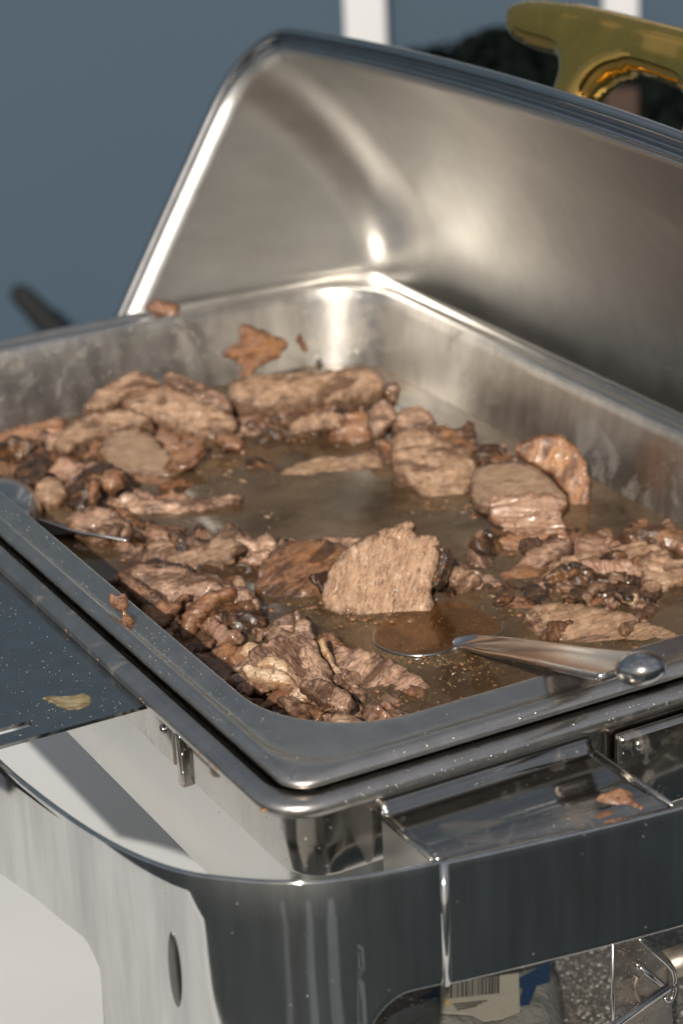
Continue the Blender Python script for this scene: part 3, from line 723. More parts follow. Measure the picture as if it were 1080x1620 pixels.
    o = obj(name, bm, M[mat])
    if label: tag(o, label, cat, group)
    return o
FL = (-.25, -.12, .96); TI = (-.45, -.25, .86); ST = (-.72, -.38, .58); UPR = (-.85, -.30, .35)
G_ = 'pieces of roast meat in the pan'
def meat(name, pix, anc, z, nuv, T, mat, label, **k): return slab(name, pix, anc, z, nuv, T, mat, label=label, group=G_, **k)

outl, G = HOLD
G = G[inside(G, outl)]; dg = dist_poly(G, outl); G = G[dg > hh * .5]; dg = dg[dg > hh * .5]; nb = len(outl)
V, E, F, *_ = delaunay_2d_cdt([Vector(p) for p in np.r_[outl, G]], [(i, (i + 1) % nb) for i in range(nb)], [], 1, 1e-7)
vp = np.array([[p.x, p.y] for p in V]); dd = dist_poly(vp, outl); bm = bmesh.new(); rr_ = .0105
hgt = [rr_ * math.sqrt(max(0, 1 - (1 - min(1, d / rr_)) ** 2)) for d in dd]
fr = [bm.verts.new(hpt(p[0], p[1], -h)) for p, h in zip(vp, hgt)]; bk = [fr[i] if dd[i] < 1e-6 else bm.verts.new(hpt(p[0], p[1], hgt[i])) for i, p in enumerate(vp)]
for f in F:
    for vv in (fr, bk):
        try: bm.faces.new([vv[i] for i in f])
        except ValueError: pass
o = part('lid_handle', bm, M['brass'], parent=lid); mm = o.modifiers.new('s', 'SUBSURF'); mm.levels = 1; mm.render_levels = 1; sm2 = o.modifiers.new('sm', 'SMOOTH'); sm2.iterations = 6
# dark steel oval set on the near leg
def on_frame(x, y):
    best = None
    for i in range(len(FRP) - 1):
        a, b = FRP[i], FRP[i + 1]; t = np.array([b[0] - a[0], b[1] - a[1]]); n_ = np.array([t[1], -t[0], 0]); wn = np.array(W(n_[0], n_[1], 0)); p = on_plane(x, y, np.array(W(a[0], a[1], 0)), wn)
        k = ((p[0] - a[0]) * t[0] + (-p[1] - a[1]) * t[1]) / (t @ t)
        if -.01 <= k <= 1.01: best = (p, wn / np.linalg.norm(wn)); break
    return best
p_, n_ = on_frame(280, 1532)
if n_ @ (CAMP - p_) < 0: n_ = -n_
bm = bmesh.new(); bmesh.ops.create_uvsphere(bm, u_segments=24, v_segments=12, radius=1, matrix=Matrix.Translation(p_ + n_ * .0010) @ Vector(n_.tolist()).to_track_quat('X', 'Z').to_matrix().to_4x4() @ Matrix.Diagonal((.0012, .0026, .0150, 1)))
part('leg_oval', bm, M['darksteel'])
# tangled wet mass between the larger pieces
def bedmask(px, py):
    v_ = 0
    for x, y, sx, sy, h in BED: v_ = max(v_, h * math.exp(-((px - x) / sx) ** 2 - ((py - y) / sy) ** 2))
    return v_
BED = [(60, 720, 110, 40, 1), (180, 690, 130, 50, 1), (300, 680, 90, 40, 1), (450, 660, 120, 32, 1), (570, 670, 70, 36, .9), (650, 700, 60, 40, .9), (760, 720, 50, 24, 1), (120, 780, 70, 50, 1), (180, 850, 70, 30, .8), (240, 770, 60, 30, .5), (270, 880, 80, 26, .7), (470, 900, 80, 40, .8), (300, 960, 90, 60, 1), (380, 1020, 90, 50, 1), (430, 1090, 100, 60, 1), (530, 1060, 60, 50, .9), (560, 1130, 70, 30, .9), (730, 915, 60, 34, .8), (820, 855, 60, 40, .8), (940, 925, 110, 44, 1), (1040, 890, 70, 60, 1), (900, 870, 80, 30, .6), (960, 990, 100, 22, .6), (350, 735, 70, 18, .55), (640, 1090, 60, 24, .5), (250, 850, 120, 26, .8), (420, 870, 80, 20, .7), (760, 870, 60, 26, .8), (800, 930, 80, 24, .8), (720, 930, 60, 20, .8), (200, 820, 80, 24, .9), (1040, 960, 60, 26, .7), (330, 760, 50, 16, .5)]
NU, NVV = 420, 250; us = np.linspace(.0335, .496, NU); vv_ = np.linspace(.0265, .300, NVV)
def projp(P): c = CM @ (np.array(P) - CAMP); return 540 + FPX * c[0] / c[2], 810 + FPX * c[1] / c[2]
PV = []; uvsb = []
for a in us:
    for b in vv_:
        px_, py_ = projp(W(a, b, LZ)); mk = bedmask(px_, py_)
        h = -.0035
        if mk > .12:
            p = Vector((a * 90, b * 90, 3.3)); r1 = noise.fractal(p, .8, 2.1, 5); r2 = 1 - abs(noise.noise(Vector((a * 160, b * 160, 9.1)))) * 2.4; r3 = abs(noise.noise(Vector((a * 420 + r1 * 2, b * 420, 4.4))))
            h += mk * (.0048 + .0046 * r1 + .0028 * max(0, r2) - .0022 * r3)
        PV.append(W(a, b, LZ + h)); uvsb.append((a * 100, b * 100))
FA = [(i * NVV + j, i * NVV + j + 1, (i + 1) * NVV + j + 1, (i + 1) * NVV + j) for i in range(NU - 1) for j in range(NVV - 1) if max(PV[i * NVV + j][2], PV[(i + 1) * NVV + j + 1][2]) > LZ - .0034]
used = sorted({k for f in FA for k in f}); mp_ = {k: i for i, k in enumerate(used)}
me = bpy.data.meshes.new('meat_shreds'); me.from_pydata([PV[k] for k in used], [], [tuple(mp_[k] for k in f) for f in FA])
uvl = me.uv_layers.new(name='UVMap'); li = np.zeros(len(me.loops), int); me.loops.foreach_get('vertex_index', li); uu = np.array([uvsb[k] for k in used])[li]; uvl.data.foreach_set('uv', uu.astype(np.float32).ravel())
tag(link_mesh('meat_shreds', me, M['m_bed']), 'tangled wet mass of shreds and crust between the larger pieces of meat', kind='stuff')
L = LZ
# --- front centre
meat('meat_slice', [(513, 960), (511, 932), (520, 903), (536, 879), (556, 860), (582, 848), (606, 836), (636, 826), (655, 823), (652, 836), (664, 846), (690, 847), (698, 866), (693, 898), (688, 914), (683, 936), (686, 955), (674, 985), (655, 1000), (620, 994), (590, 984), (560, 976), (532, 970)], (600, 985), L - .002, ST, .013, 'm_slice', 'large upright pale slice with cracked grain standing in the broth at the centre', fib=1.25, grid=.0013, round_=.0022, ridge=.35, rough=.55, jag=.0005)
meat('slice_crust', [(686, 862), (699, 866), (706, 880), (704, 902), (696, 920), (686, 930), (682, 918), (690, 900), (692, 882)], (690, 925), L + .012, (-.55, -.6, .5), .008, 'm_crust', 'dark browned crust along the right edge of the upright slice', grid=.001, round_=.002)
meat('browned_meat', [(402, 915), (412, 890), (432, 868), (462, 851), (505, 850), (550, 862), (545, 885), (530, 912), (512, 950), (480, 960), (440, 952), (412, 940)], (470, 955), L - .001, TI, .012, 'm_brown', 'glossy dark browned chunk directly left of the upright slice', fib=.6, dome=.004, ridge=.5)
meat('meat_strip', [(498, 852), (520, 846), (548, 848), (572, 853), (560, 862), (530, 866), (508, 862)], (535, 862), L + .0045, TI, .003, 'm_pale', 'small pale strip lying on the browned chunk behind the upright slice', grid=.001, round_=.0015)
meat('shredded_meat', [(322, 872), (334, 850), (350, 838), (360, 828), (372, 824), (380, 838), (392, 846), (412, 850), (446, 848), (438, 868), (420, 884), (385, 893), (348, 892), (326, 886)], (380, 890), L, TI, .009, 'm_pink', 'loose shredded pink chunk in the middle left of the broth', jag=.0016, rough=1.7, ridge=1.0, dome=.003)
# --- front left group
meat('meat_chunk', [(205, 902), (222, 890), (250, 893), (285, 896), (318, 908), (350, 924), (352, 940), (322, 944), (296, 958), (262, 950), (222, 935)], (280, 955), L + .006, (-.5, -.3, .8), .016, 'm_pink', 'pink chunk with a dark crusted top beside the near long wall', fib=.3, dome=.003)
meat('dark_crust', [(222, 893), (240, 882), (262, 886), (285, 892), (305, 900), (300, 908), (275, 903), (250, 903), (232, 902)], (260, 900), L + .0135, TI, .003, 'm_crust', 'dark crispy crust strip on top of the pink chunk near the long wall', grid=.001, round_=.002, rough=1.8)
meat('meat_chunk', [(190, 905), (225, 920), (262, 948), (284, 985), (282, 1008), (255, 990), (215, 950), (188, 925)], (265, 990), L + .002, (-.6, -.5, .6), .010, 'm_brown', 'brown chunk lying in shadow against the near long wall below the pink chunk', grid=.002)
meat('fat_curl', [(284, 1003), (286, 975), (298, 955), (318, 942), (345, 930), (368, 926), (372, 938), (352, 950), (332, 966), (312, 990), (296, 1012), (286, 1014)], (300, 1000), L + .004, (-.6, -.35, .7), .007, 'm_orange', 'curled orange and pink piece with glossy fat edge next to the peppery crust', dome=.003, grid=.0012, round_=.004)
meat('peppered_crust', [(312, 978), (322, 958), (345, 946), (380, 944), (408, 955), (420, 975), (408, 996), (380, 1010), (345, 1010), (320, 998)], (370, 1005), L + .001, (-.45, -.3, .8), .012, 'm_crust', 'rounded dark peppered crust chunk in the lower left of the pan', dome=.007, grid=.0011, rough=2.2, jag=.001)
meat('meat_chunk', [(355, 945), (357, 932), (372, 926), (388, 927), (398, 936), (400, 948), (382, 950), (366, 952)], (378, 950), L + .0115, (-.5, -.3, .75), .005, 'm_pink', 'small square pink bit sitting on the peppered crust', grid=.0009, round_=.0015, rough=.8)
meat('meat_shred', [(372, 928), (378, 912), (383, 920), (384, 930), (378, 934)], (380, 930), L + .013, UPR, .002, 'm_pale', 'tiny upright shred on the small square pink bit', grid=.0008, round_=.001)
meat('meat_shred', [(392, 936), (398, 942), (408, 956), (404, 958), (394, 948)], (400, 955), L + .012, ST, .002, 'm_pink', 'thin shred dangling from the small square pink bit', grid=.0008, round_=.001)
meat('torn_meat', [(426, 1000), (430, 985), (444, 976), (458, 967), (470, 972), (478, 990), (470, 1004), (450, 1008), (432, 1006)], (450, 1004), L + .008, (-.6, -.35, .7), .007, 'm_pink', 'torn pink chunk left of the pointed flap, above the long lower slab', grid=.0011, rough=1.3, ridge=.8)
meat('pointed_flap', [(464, 962), (472, 968), (484, 978), (494, 992), (499, 1006), (488, 1010), (474, 1008), (468, 990)], (482, 1008), L + .008, ST, .004, 'm_pink', 'pointed upright flap of meat left of the spoon bowl', grid=.001, round_=.0018, jag=.001)
meat('long_meat_slab', [(388, 1040), (402, 1020), (430, 1006), (462, 1004), (496, 1008), (508, 1030), (520, 1055), (528, 1085), (552, 1105), (574, 1120), (580, 1142), (556, 1156), (526, 1146), (500, 1122), (470, 1098), (440, 1082), (408, 1068)], (480, 1105), L + .006, (-.40, -.28, .88), .014, 'm_pink', 'long pink slab with fat seams running to the near corner of the pan', fib=2.2, rough=1.5, ridge=.8, grid=.0012)
meat('fat_lump', [(382, 1052), (392, 1047), (410, 1054), (436, 1056), (452, 1062), (464, 1078), (452, 1084), (428, 1080), (404, 1072), (388, 1064)], (425, 1078), L + 0.0109, (-.5, -.35, .75), .006, 'm_fat', 'long glossy cream fat lump on the lower slab', dome=.0008, jag=.0006, grid=.0010, round_=.003, rough=.75)
meat('fat_lump', [(406, 1046), (416, 1038), (436, 1036), (452, 1044), (458, 1060), (448, 1066), (430, 1056), (412, 1054)], (435, 1058), L + 0.0129, (-.5, -.35, .75), .005, 'm_fat', 'rounded cream fat lump just above the long fat lump', dome=.0008, jag=.0006, grid=.0010, round_=.003, rough=.75)
meat('fat_lump', [(378, 1030), (386, 1018), (400, 1013), (408, 1020), (400, 1032), (386, 1036)], (392, 1032), L + 0.0099, (-.5, -.35, .75), .004, 'm_fat', 'small yellow fat piece at the upper end of the lower slab', dome=.0005, grid=.001, round_=.002, rough=.6)
meat('fat_lump', [(458, 1098), (468, 1088), (486, 1090), (492, 1102), (480, 1110), (464, 1108)], (474, 1106), L + 0.0074, (-.5, -.35, .75), .004, 'm_fat', 'small pale fat knob low on the long slab', dome=.0008, jag=.0006, grid=.001, round_=.002, rough=.75)
meat('fat_seam', [(502, 1012), (514, 1008), (520, 1028), (532, 1050), (545, 1072), (540, 1082), (526, 1064), (512, 1040)], (525, 1055), L + .009, (-.5, -.35, .75), .006, 'm_fat', 'pale fat strip between the long slab and the wedge shaped slice', dome=.0015, grid=.001, round_=.002, rough=1.1)
meat('wedge_slice', [(522, 1040), (530, 1022), (560, 1020), (600, 1032), (640, 1052), (676, 1078), (704, 1098), (700, 1110), (660, 1106), (620, 1100), (580, 1102), (552, 1084)], (600, 1104), L - .001, (-.35, -.25, .9), .009, 'm_pink', 'wedge shaped slice below the spoon bowl with its tip under the broth', fib=.8, ridge=.8, rough=1.2, grid=.0012)
meat('meat_chunk', [(500, 1004), (520, 998), (542, 1012), (556, 1024), (552, 1036), (530, 1034), (508, 1022)], (530, 1030), L + .006, TI, .006, 'm_brown', 'brown scrap at the left edge of the spoon bowl', rough=2, grid=.001)
meat('meat_strip', [(586, 1128), (600, 1120), (628, 1119), (650, 1124), (654, 1138), (630, 1150), (600, 1152)], (620, 1145), L + .003, FL, .007, 'm_pink', 'short pink strip half hidden by the short front rim', grid=.0011, ridge=.7)
meat('meat_chunk', [(518, 1143), (526, 1130), (545, 1126), (566, 1132), (580, 1146), (574, 1162), (545, 1166), (524, 1160)], (548, 1160), L + .008, TI, .008, 'm_pale', 'rounded pale chunk at the near corner of the pan', dome=.004, round_=.003, grid=.001, rough=.8)
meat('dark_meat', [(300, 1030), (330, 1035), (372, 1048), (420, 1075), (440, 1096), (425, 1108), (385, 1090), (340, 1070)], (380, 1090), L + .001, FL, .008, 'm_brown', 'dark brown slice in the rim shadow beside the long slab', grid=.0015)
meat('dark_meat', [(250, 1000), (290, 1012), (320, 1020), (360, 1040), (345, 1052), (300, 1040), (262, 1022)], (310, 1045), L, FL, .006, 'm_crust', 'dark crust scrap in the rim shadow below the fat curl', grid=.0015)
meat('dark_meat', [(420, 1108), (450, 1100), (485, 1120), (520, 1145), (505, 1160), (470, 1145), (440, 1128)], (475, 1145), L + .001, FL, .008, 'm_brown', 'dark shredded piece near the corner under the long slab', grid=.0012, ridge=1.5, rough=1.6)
# --- right side
meat('flat_slice', [(828, 968), (840, 956), (872, 950), (915, 952), (960, 960), (1005, 972), (1045, 990), (1076, 1004), (1060, 1016), (1010, 1022), (950, 1026), (900, 1016), (862, 1000), (842, 986)], (940, 1018), L + .001, (-.30, -.15, .93), .008, 'm_pale', 'long flat slice floating behind the ladle handle', fib=.35, ridge=.5, grid=.0014, rough=.9)
meat('meat_strip', [(702, 888), (722, 884), (745, 892), (770, 908), (808, 930), (812, 944), (785, 952), (745, 945), (712, 925)], (750, 945), L, FL, .006, 'm_pink', 'ragged pink piece just right of the upright slice', ridge=1.0, rough=1.5, grid=.0014)
meat('meat_strip', [(790, 948), (815, 940), (845, 948), (850, 962), (830, 972), (805, 966)], (820, 968), L + .0005, FL, .004, 'm_orange', 'small orange edged scrap between the upright and the flat slice', grid=.0012)
meat('meat_strip', [(868, 886), (900, 876), (945, 868), (990, 856), (1035, 856), (1060, 872), (1045, 892), (1000, 886), (960, 884), (910, 892), (880, 896)], (960, 890), L + .004, FL, .009, 'm_pale', 'long fibrous strip at the right in front of the back wall', fib=.1, ridge=1.0, grid=.0015)
meat('meat_flap', [(1010, 880), (1035, 868), (1062, 876), (1084, 890), (1080, 920), (1060, 930), (1045, 945), (1022, 925), (1008, 905)], (1045, 935), L + .002, TI, .005, 'm_pale', 'ragged grey pink flap at the right edge of the photo', jag=.0014, grid=.0013, ridge=.6)
meat('browned_meat', [(990, 850), (998, 828), (1018, 818), (1048, 822), (1072, 832), (1090, 850), (1085, 872), (1050, 866), (1015, 862)], (1035, 868), L + .004, (-.5, -.2, .8), .010, 'm_brown', 'dark orange browned lump against the back wall at the right edge', dome=.006, rough=2, jag=.001)
meat('dark_shreds', [(862, 915), (878, 895), (920, 888), (965, 892), (1005, 905), (1018, 930), (1005, 955), (960, 964), (915, 960), (880, 945)], (940, 958), L, (-.3, -.15, .9), .008, 'm_crust', 'dark heap of stringy crust between the fibrous strip and the flat slice', rough=3.0, ridge=1.4, grid=.0013, dome=.003)
random.seed(11)
for (x, y, s, m, lb) in ((893, 925, 14, 'm_pink', 'pink scrap at the left of the dark heap'), (915, 912, 12, 'm_pale', 'pale scrap on the top left of the dark heap'), (950, 897, 10, 'm_fat', 'white fat sliver standing on the dark heap'), (945, 925, 13, 'm_pink', 'pink scrap in the middle of the dark heap'), (975, 915, 15, 'm_pale', 'long scrap on the right of the dark heap'), (995, 945, 13, 'm_fat', 'cream scrap at the lower right of the dark heap'), (965, 950, 12, 'm_pink', 'pink scrap at the lower edge of the dark heap'), (925, 940, 10, 'm_grey', 'greyish scrap low in the middle of the dark heap'), (905, 945, 9, 'm_brown', 'brown scrap at the lower left of the dark heap'), (1030, 925, 15, 'm_pale', 'peach coloured scrap between the dark heap and the ragged flap'), (985, 898, 9, 'm_grey', 'greyish scrap on the top right of the dark heap')):
    q = [(x + s * random.uniform(.6, 1.1) * math.cos(a), y + s * .6 * random.uniform(.6, 1.1) * math.sin(a)) for a in np.linspace(0, 2 * math.pi, 8)[:-1]]
    meat('meat_scrap', q, (x, y), L + .006, (random.uniform(-.7, -.1), random.uniform(-.5, .2), .75), .003, m, lb, grid=.001, round_=.0015, rough=1.3)
meat('thick_slice', [(744, 772), (746, 748), (758, 736), (800, 730), (838, 734), (862, 748), (880, 766), (896, 790), (880, 796), (830, 792), (780, 798), (756, 794)], (800, 797), L + .013, (-.42, -.2, .88), .0075, 'm_grey', 'smooth grey brown slice on top of the stack at the right', round_=.002, rough=.55, fib=.2, grid=.0015)
meat('thick_slice', [(772, 800), (776, 786), (820, 780), (870, 780), (896, 792), (888, 808), (884, 822), (840, 818), (800, 826), (780, 820)], (830, 824), L + .008, (-.55, -.3, .75), .007, 'm_wet', 'wet glistening slice edge, second in the stack at the right', round_=.003, rough=1.0, grid=.0012, ridge=.5)
meat('thick_slice', [(788, 828), (820, 815), (870, 808), (890, 818), (893, 836), (868, 840), (826, 845), (798, 846)], (840, 844), L + .004, (-.55, -.3, .75), .006, 'm_wet', 'wet slice edge, third in the stack at the right', round_=.003, rough=1.0, grid=.0012, ridge=.5)
meat('thick_slice', [(770, 862), (800, 842), (850, 838), (892, 832), (898, 850), (888, 866), (850, 874), (800, 872)], (840, 872), L + .0005, TI, .007, 'm_orange', 'lowest brown edged slice of the stack at the right, touching the broth', rough=1.5, grid=.0013, ridge=.8)
meat('meat_chunk', [(735, 878), (752, 862), (780, 858), (805, 866), (795, 884), (765, 892), (742, 890)], (770, 890), L - .001, FL, .004, 'm_orange', 'low orange scrap floating in front of the stack', rough=1.2, grid=.0013)
meat('round_slice', [(816, 716), (822, 702), (846, 691), (872, 687), (898, 694), (918, 716), (929, 742), (933, 772), (928, 806), (908, 808), (898, 786), (882, 764), (862, 746), (836, 732)], (915, 806), L - .001, (-.80, -.42, .38), .009, 'm_round', 'round orange crusted slice standing against the back wall', round_=.003, rough=.7, fib=1.3, grid=.0015)
meat('meat_chunk', [(868, 850), (885, 842), (912, 850), (925, 862), (905, 870), (880, 868)], (895, 868), L, FL, .004, 'm_fat', 'yellowish fat scrap right of the stack', grid=.0013)
meat('meat_slab', [(618, 715), (626, 690), (648, 674), (672, 678), (700, 694), (732, 708), (756, 730), (748, 752), (738, 775), (722, 798), (694, 802), (668, 785), (652, 766), (630, 752), (620, 735)], (685, 796), L - .001, (-.45, -.25, .85), .010, 'm_pale', 'big rounded pale slab left of the stacked slices', rough=1.2, grid=.0017, dome=.002)
meat('meat_chunk', [(668, 676), (700, 670), (722, 676), (735, 664), (746, 664), (752, 684), (756, 706), (745, 724), (715, 708), (690, 694)], (720, 712), L + .009, TI, .008, 'm_brown', 'brown chunk behind the big rounded pale slab', rough=1.6, grid=.0016)
meat('meat_chunk', [(748, 712), (765, 702), (790, 702), (812, 716), (818, 732), (790, 730), (760, 736)], (780, 734), L + .014, TI, .012, 'm_crust', 'dark scrap behind the stack of slices', rough=1.8, grid=.0016)
meat('floating_slice', [(442, 748), (462, 734), (495, 722), (540, 718), (585, 712), (602, 722), (608, 742), (590, 754), (540, 753), (505, 760), (468, 758)], (525, 757), L, (-.22, -.10, .97), .005, 'm_pale', 'long flat slice floating alone in the open broth at the back', fib=.1, ridge=.5, grid=.0018, rough=.7)
meat('meat_chunk', [(520, 672), (536, 656), (560, 650), (590, 652), (606, 664), (600, 684), (575, 700), (545, 698), (524, 688)], (565, 698), L + .002, TI, .010, 'm_orange', 'knobbly orange chunk at the back behind the floating slice', rough=2.2, grid=.0018, dome=.004)
meat('meat_chunk', [(580, 672), (590, 640), (606, 630), (622, 640), (628, 658), (612, 680), (596, 690)], (605, 688), L + .008, ST, .010, 'm_pink', 'upright pink chunk in front of the far corner', rough=1.3, grid=.0018)
meat('meat_chunk', [(606, 606), (622, 602), (632, 612), (628, 632), (616, 636), (608, 624)], (620, 634), L + .018, ST, .006, 'm_brown', 'small brown knob poking up at the far corner', grid=.0015, rough=1.4)
meat('meat_chunk', [(622, 660), (640, 642), (665, 640), (680, 650), (690, 668), (672, 678), (645, 676), (628, 690)], (655, 680), L + .010, TI, .010, 'm_pink', 'ragged pink chunk by the back wall behind the big slab', rough=1.6, grid=.0018)
meat('meat_chunk', [(588, 700), (605, 690), (622, 700), (626, 730), (615, 745), (600, 728)], (612, 742), L - .001, TI, .006, 'm_brown', 'wet dark scrap between the floating slice and the big slab', rough=1.8, grid=.0017)
# --- back and left
meat('roast_log', [(362, 622), (366, 602), (392, 590), (440, 588), (500, 585), (545, 579), (585, 580), (605, 594), (608, 612), (590, 622), (545, 626), (500, 634), (450, 640), (400, 640), (372, 636)], (480, 636), L + .012, (-.50, -.15, .82), .016, 'm_pale', 'long thick slice lying along the back short wall', fib=.15, dome=.005, grid=.0022, ridge=.4)
meat('meat_chunk', [(366, 640), (400, 632), (450, 634), (505, 632), (535, 640), (532, 662), (500, 674), (450, 672), (405, 678), (372, 664)], (450, 674), L + .001, TI, .010, 'm_brown', 'dark wet pile in front of the long thick slice', rough=2.4, grid=.002)
meat('meat_strip', [(415, 690), (440, 680), (485, 680), (508, 690), (500, 702), (460, 706), (425, 704)], (460, 705), L - .0005, FL, .003, 'm_grey', 'low piece barely above the broth below the dark wet pile', grid=.002, rough=.7)
meat('wall_scrap', [(356, 562), (366, 548), (378, 540), (383, 514), (400, 518), (428, 528), (456, 543), (444, 562), (426, 574), (408, 582), (396, 602), (380, 600), (382, 580), (370, 568)], (395, 600), L + .016, (-.90, -.10, .25), .003, 'm_orange', 'thin leaf shaped orange scrap stuck to the back short wall', grid=.0016, round_=.0015, rough=.6)
meat('wall_scrap', [(470, 536), (476, 532), (482, 542), (488, 552), (483, 556), (474, 546)], (480, 550), L + .030, (-.95, 0, .1), .0015, 'm_orange', 'tiny orange crumb stuck on the wall near the far corner', grid=.0012, round_=.0008, rough=.6)
meat('big_pale_chunk', [(188, 636), (196, 620), (220, 608), (262, 606), (300, 614), (345, 636), (368, 656), (372, 672), (356, 690), (335, 694), (300, 682), (255, 668), (212, 652)], (290, 685), L + .008, (-.5, -.25, .8), .012, 'm_pale', 'large light pink chunk with a pale ridge at the back left', dome=.004, grid=.002, rough=1.3)
meat('meat_slice', [(132, 640), (148, 622), (180, 600), (215, 584), (236, 592), (255, 606), (228, 612), (200, 622), (172, 642), (145, 648)], (185, 645), L + .020, (-.55, -.2, .78), .008, 'm_pale', 'tan slice at the very back left, leaning on the short wall', grid=.002, rough=.9)
meat('meat_slice', [(260, 588), (282, 588), (312, 600), (350, 618), (366, 636), (360, 648), (330, 640), (295, 622), (266, 606)], (320, 642), L + .018, (-.55, -.2, .78), .008, 'm_pink', 'ribbed slice behind the large light pink chunk', grid=.002, ridge=.8)
meat('meat_slice', [(84, 700), (100, 676), (140, 654), (185, 644), (225, 650), (238, 664), (200, 674), (160, 684), (125, 700), (95, 716)], (150, 706), L + .010, TI, .012, 'm_pale', 'curved tan slice left of the large light pink chunk', grid=.002)
meat('meat_chunk', [(-40, 700), (0, 682), (45, 668), (92, 660), (105, 672), (96, 695), (60, 712), (10, 718), (-40, 722)], (40, 716), L + .001, TI, .012, 'm_orange', 'lumpy orange brown piece at the left edge of the photo', grid=.0022, rough=2.0)
meat('meat_chunk', [(225, 650), (262, 655), (310, 676), (345, 694), (330, 704), (295, 702), (250, 690), (228, 672)], (290, 702), L + .002, TI, .009, 'm_brown', 'dark crusty piece under the large light pink chunk', rough=2.0, grid=.002)
meat('folded_slab', [(158, 712), (168, 688), (205, 676), (238, 684), (258, 706), (286, 736), (278, 750), (248, 754), (225, 750), (190, 742), (166, 730)], (225, 752), L + .002, (-.42, -.2, .85), .009, 'm_grey', 'folded grey pink slab in the left part of the pan', round_=.003, grid=.0018, rough=.9)
meat('meat_chunk', [(130, 706), (150, 690), (172, 700), (168, 724), (150, 734), (132, 724)], (150, 732), L + .003, TI, .007, 'm_brown', 'small dark scrap left of the folded slab', rough=2, grid=.0018)
meat('dark_curl', [(112, 800), (104, 775), (118, 752), (142, 736), (172, 730), (196, 744), (194, 768), (176, 792), (150, 804), (128, 808)], (150, 806), L + .003, (-.5, -.3, .75), .010, 'm_crust', 'dark glossy curled piece at the left with orange fat', dome=.006, rough=2.0, grid=.0015)
meat('orange_fat', [(160, 752), (172, 740), (190, 742), (196, 754), (186, 770), (172, 776), (162, 766)], (178, 772), L + .0155, (-.6, -.35, .7), .004, 'm_orange', 'bright orange fat lump on the dark glossy curl', dome=.002, grid=.0012, rough=.6)
meat('orange_fat', [(140, 762), (150, 756), (156, 770), (152, 792), (144, 798), (138, 784)], (147, 796), L + .0130, (-.6, -.35, .7), .004, 'm_orange', 'narrow orange fat strand left of the bright orange lump', dome=.002, grid=.0012, rough=.6)
meat('meat_shred', [(100, 760), (118, 742), (146, 728), (156, 732), (130, 750), (108, 768)], (128, 760), L + .013, TI, .004, 'm_pink', 'pink strand along the top of the dark glossy curl', grid=.0014)
meat('meat_chunk', [(54, 780), (58, 762), (76, 753), (96, 756), (104, 772), (98, 792), (78, 800), (60, 794)], (80, 798), L + .005, TI, .009, 'm_pale', 'pale cube shaped piece left of the dark glossy curl', dome=.003, grid=.0014)
meat('long_strip', [(158, 800), (166, 782), (200, 775), (235, 785), (280, 788), (330, 784), (372, 776), (380, 786), (350, 798), (305, 808), (255, 818), (205, 816), (172, 812)], (260, 816), L + .001, TI, .009, 'm_pink', 'long pink strip pointing right into the open broth', fib=.1, ridge=.9, grid=.0015)
meat('meat_chunk', [(105, 825), (118, 806), (150, 800), (185, 808), (208, 830), (210, 850), (185, 856), (150, 850), (120, 842)], (160, 852), L + .003, TI, .009, 'm_pink', 'glistening pink chunk just above the thin steel blade', rough=1.6, grid=.0015, dome=.003)
meat('meat_chunk', [(190, 880), (210, 862), (250, 860), (300, 872), (330, 890), (310, 902), (260, 896), (215, 892)], (255, 896), L - .0005, FL, .005, 'm_pink', 'half sunk piece between the blade and the shredded chunk', rough=1.4, grid=.0016)
meat('meat_chunk', [(-20, 730), (15, 728), (40, 735), (62, 752), (48, 770), (20, 760), (-20, 752)], (25, 765), L + .001, TI, .006, 'm_brown', 'dark brown piece left of the pale cube shaped piece', rough=1.6, grid=.002)
meat('meat_chunk', [(205, 745), (235, 752), (270, 755), (280, 765), (250, 778), (215, 775), (200, 762)], (240, 776), L - .0005, FL, .005, 'm_orange', 'yellow brown low piece below the folded slab', rough=1.3, grid=.0018)
meat('meat_chunk', [(285, 720), (310, 712), (345, 716), (360, 730), (335, 742), (300, 738)], (320, 740), L - .001, FL, .004, 'm_grey', 'half submerged piece right of the folded slab', rough=1.2, grid=.002)
meat('meat_chunk', [(60, 722), (95, 712), (130, 725), (128, 745), (95, 750), (68, 742)], (95, 748), L - .0005, FL, .005, 'm_brown', 'sunken brown piece above the pale cube shaped piece', rough=1.5, grid=.002)

random.seed(21)
JN = []
def shard(x, y, s_, el, ang, zz, mt, tilt):
    ca, sa = math.cos(ang), math.sin(ang); q = []
    for k in range(9):
        a = 2 * math.pi * k / 9; rr = s_ * random.uniform(.55, 1.15); ex_, ey_ = rr * el * math.cos(a), rr * .55 * math.sin(a); q.append((x + ex_ * ca - ey_ * sa, y + ex_ * sa + ey_ * ca))
    JN.append(slab('torn', q, (x, y + s_ * .3), zz, tilt, random.uniform(.002, .006), mt, fib=random.uniform(0, 3), grid=.0017, round_=.002, rough=random.uniform(.4, 1.2), jag=.0009, ridge=random.uniform(0, 1), seed=random.randint(1, 900)))
for k in range(210):
    x, y, sx, sy, h = random.choices(BED, weights=[b_[2] * b_[3] for b_ in BED])[0]
    x += random.uniform(-1, 1) * sx * .95; y += random.uniform(-1, 1) * sy * .85
    w_ = atz(x, y, LZ)
    if not (.042 < w_[0] < .485 and .036 < -w_[1] < .290): continue
    shard(x, y, random.choice([10, 14, 20, 28, 34]) * random.uniform(.8, 1.15), random.uniform(1.0, 2.0), random.uniform(-.7, .7), LZ + random.uniform(.0005, .0075) * h, random.choice(['m_pink', 'm_pink', 'm_pale', 'm_brown', 'm_crust', 'm_crust', 'm_orange', 'm_wet']), (random.uniform(-.9, .1), random.uniform(-.6, .35), random.uniform(.45, .95)))
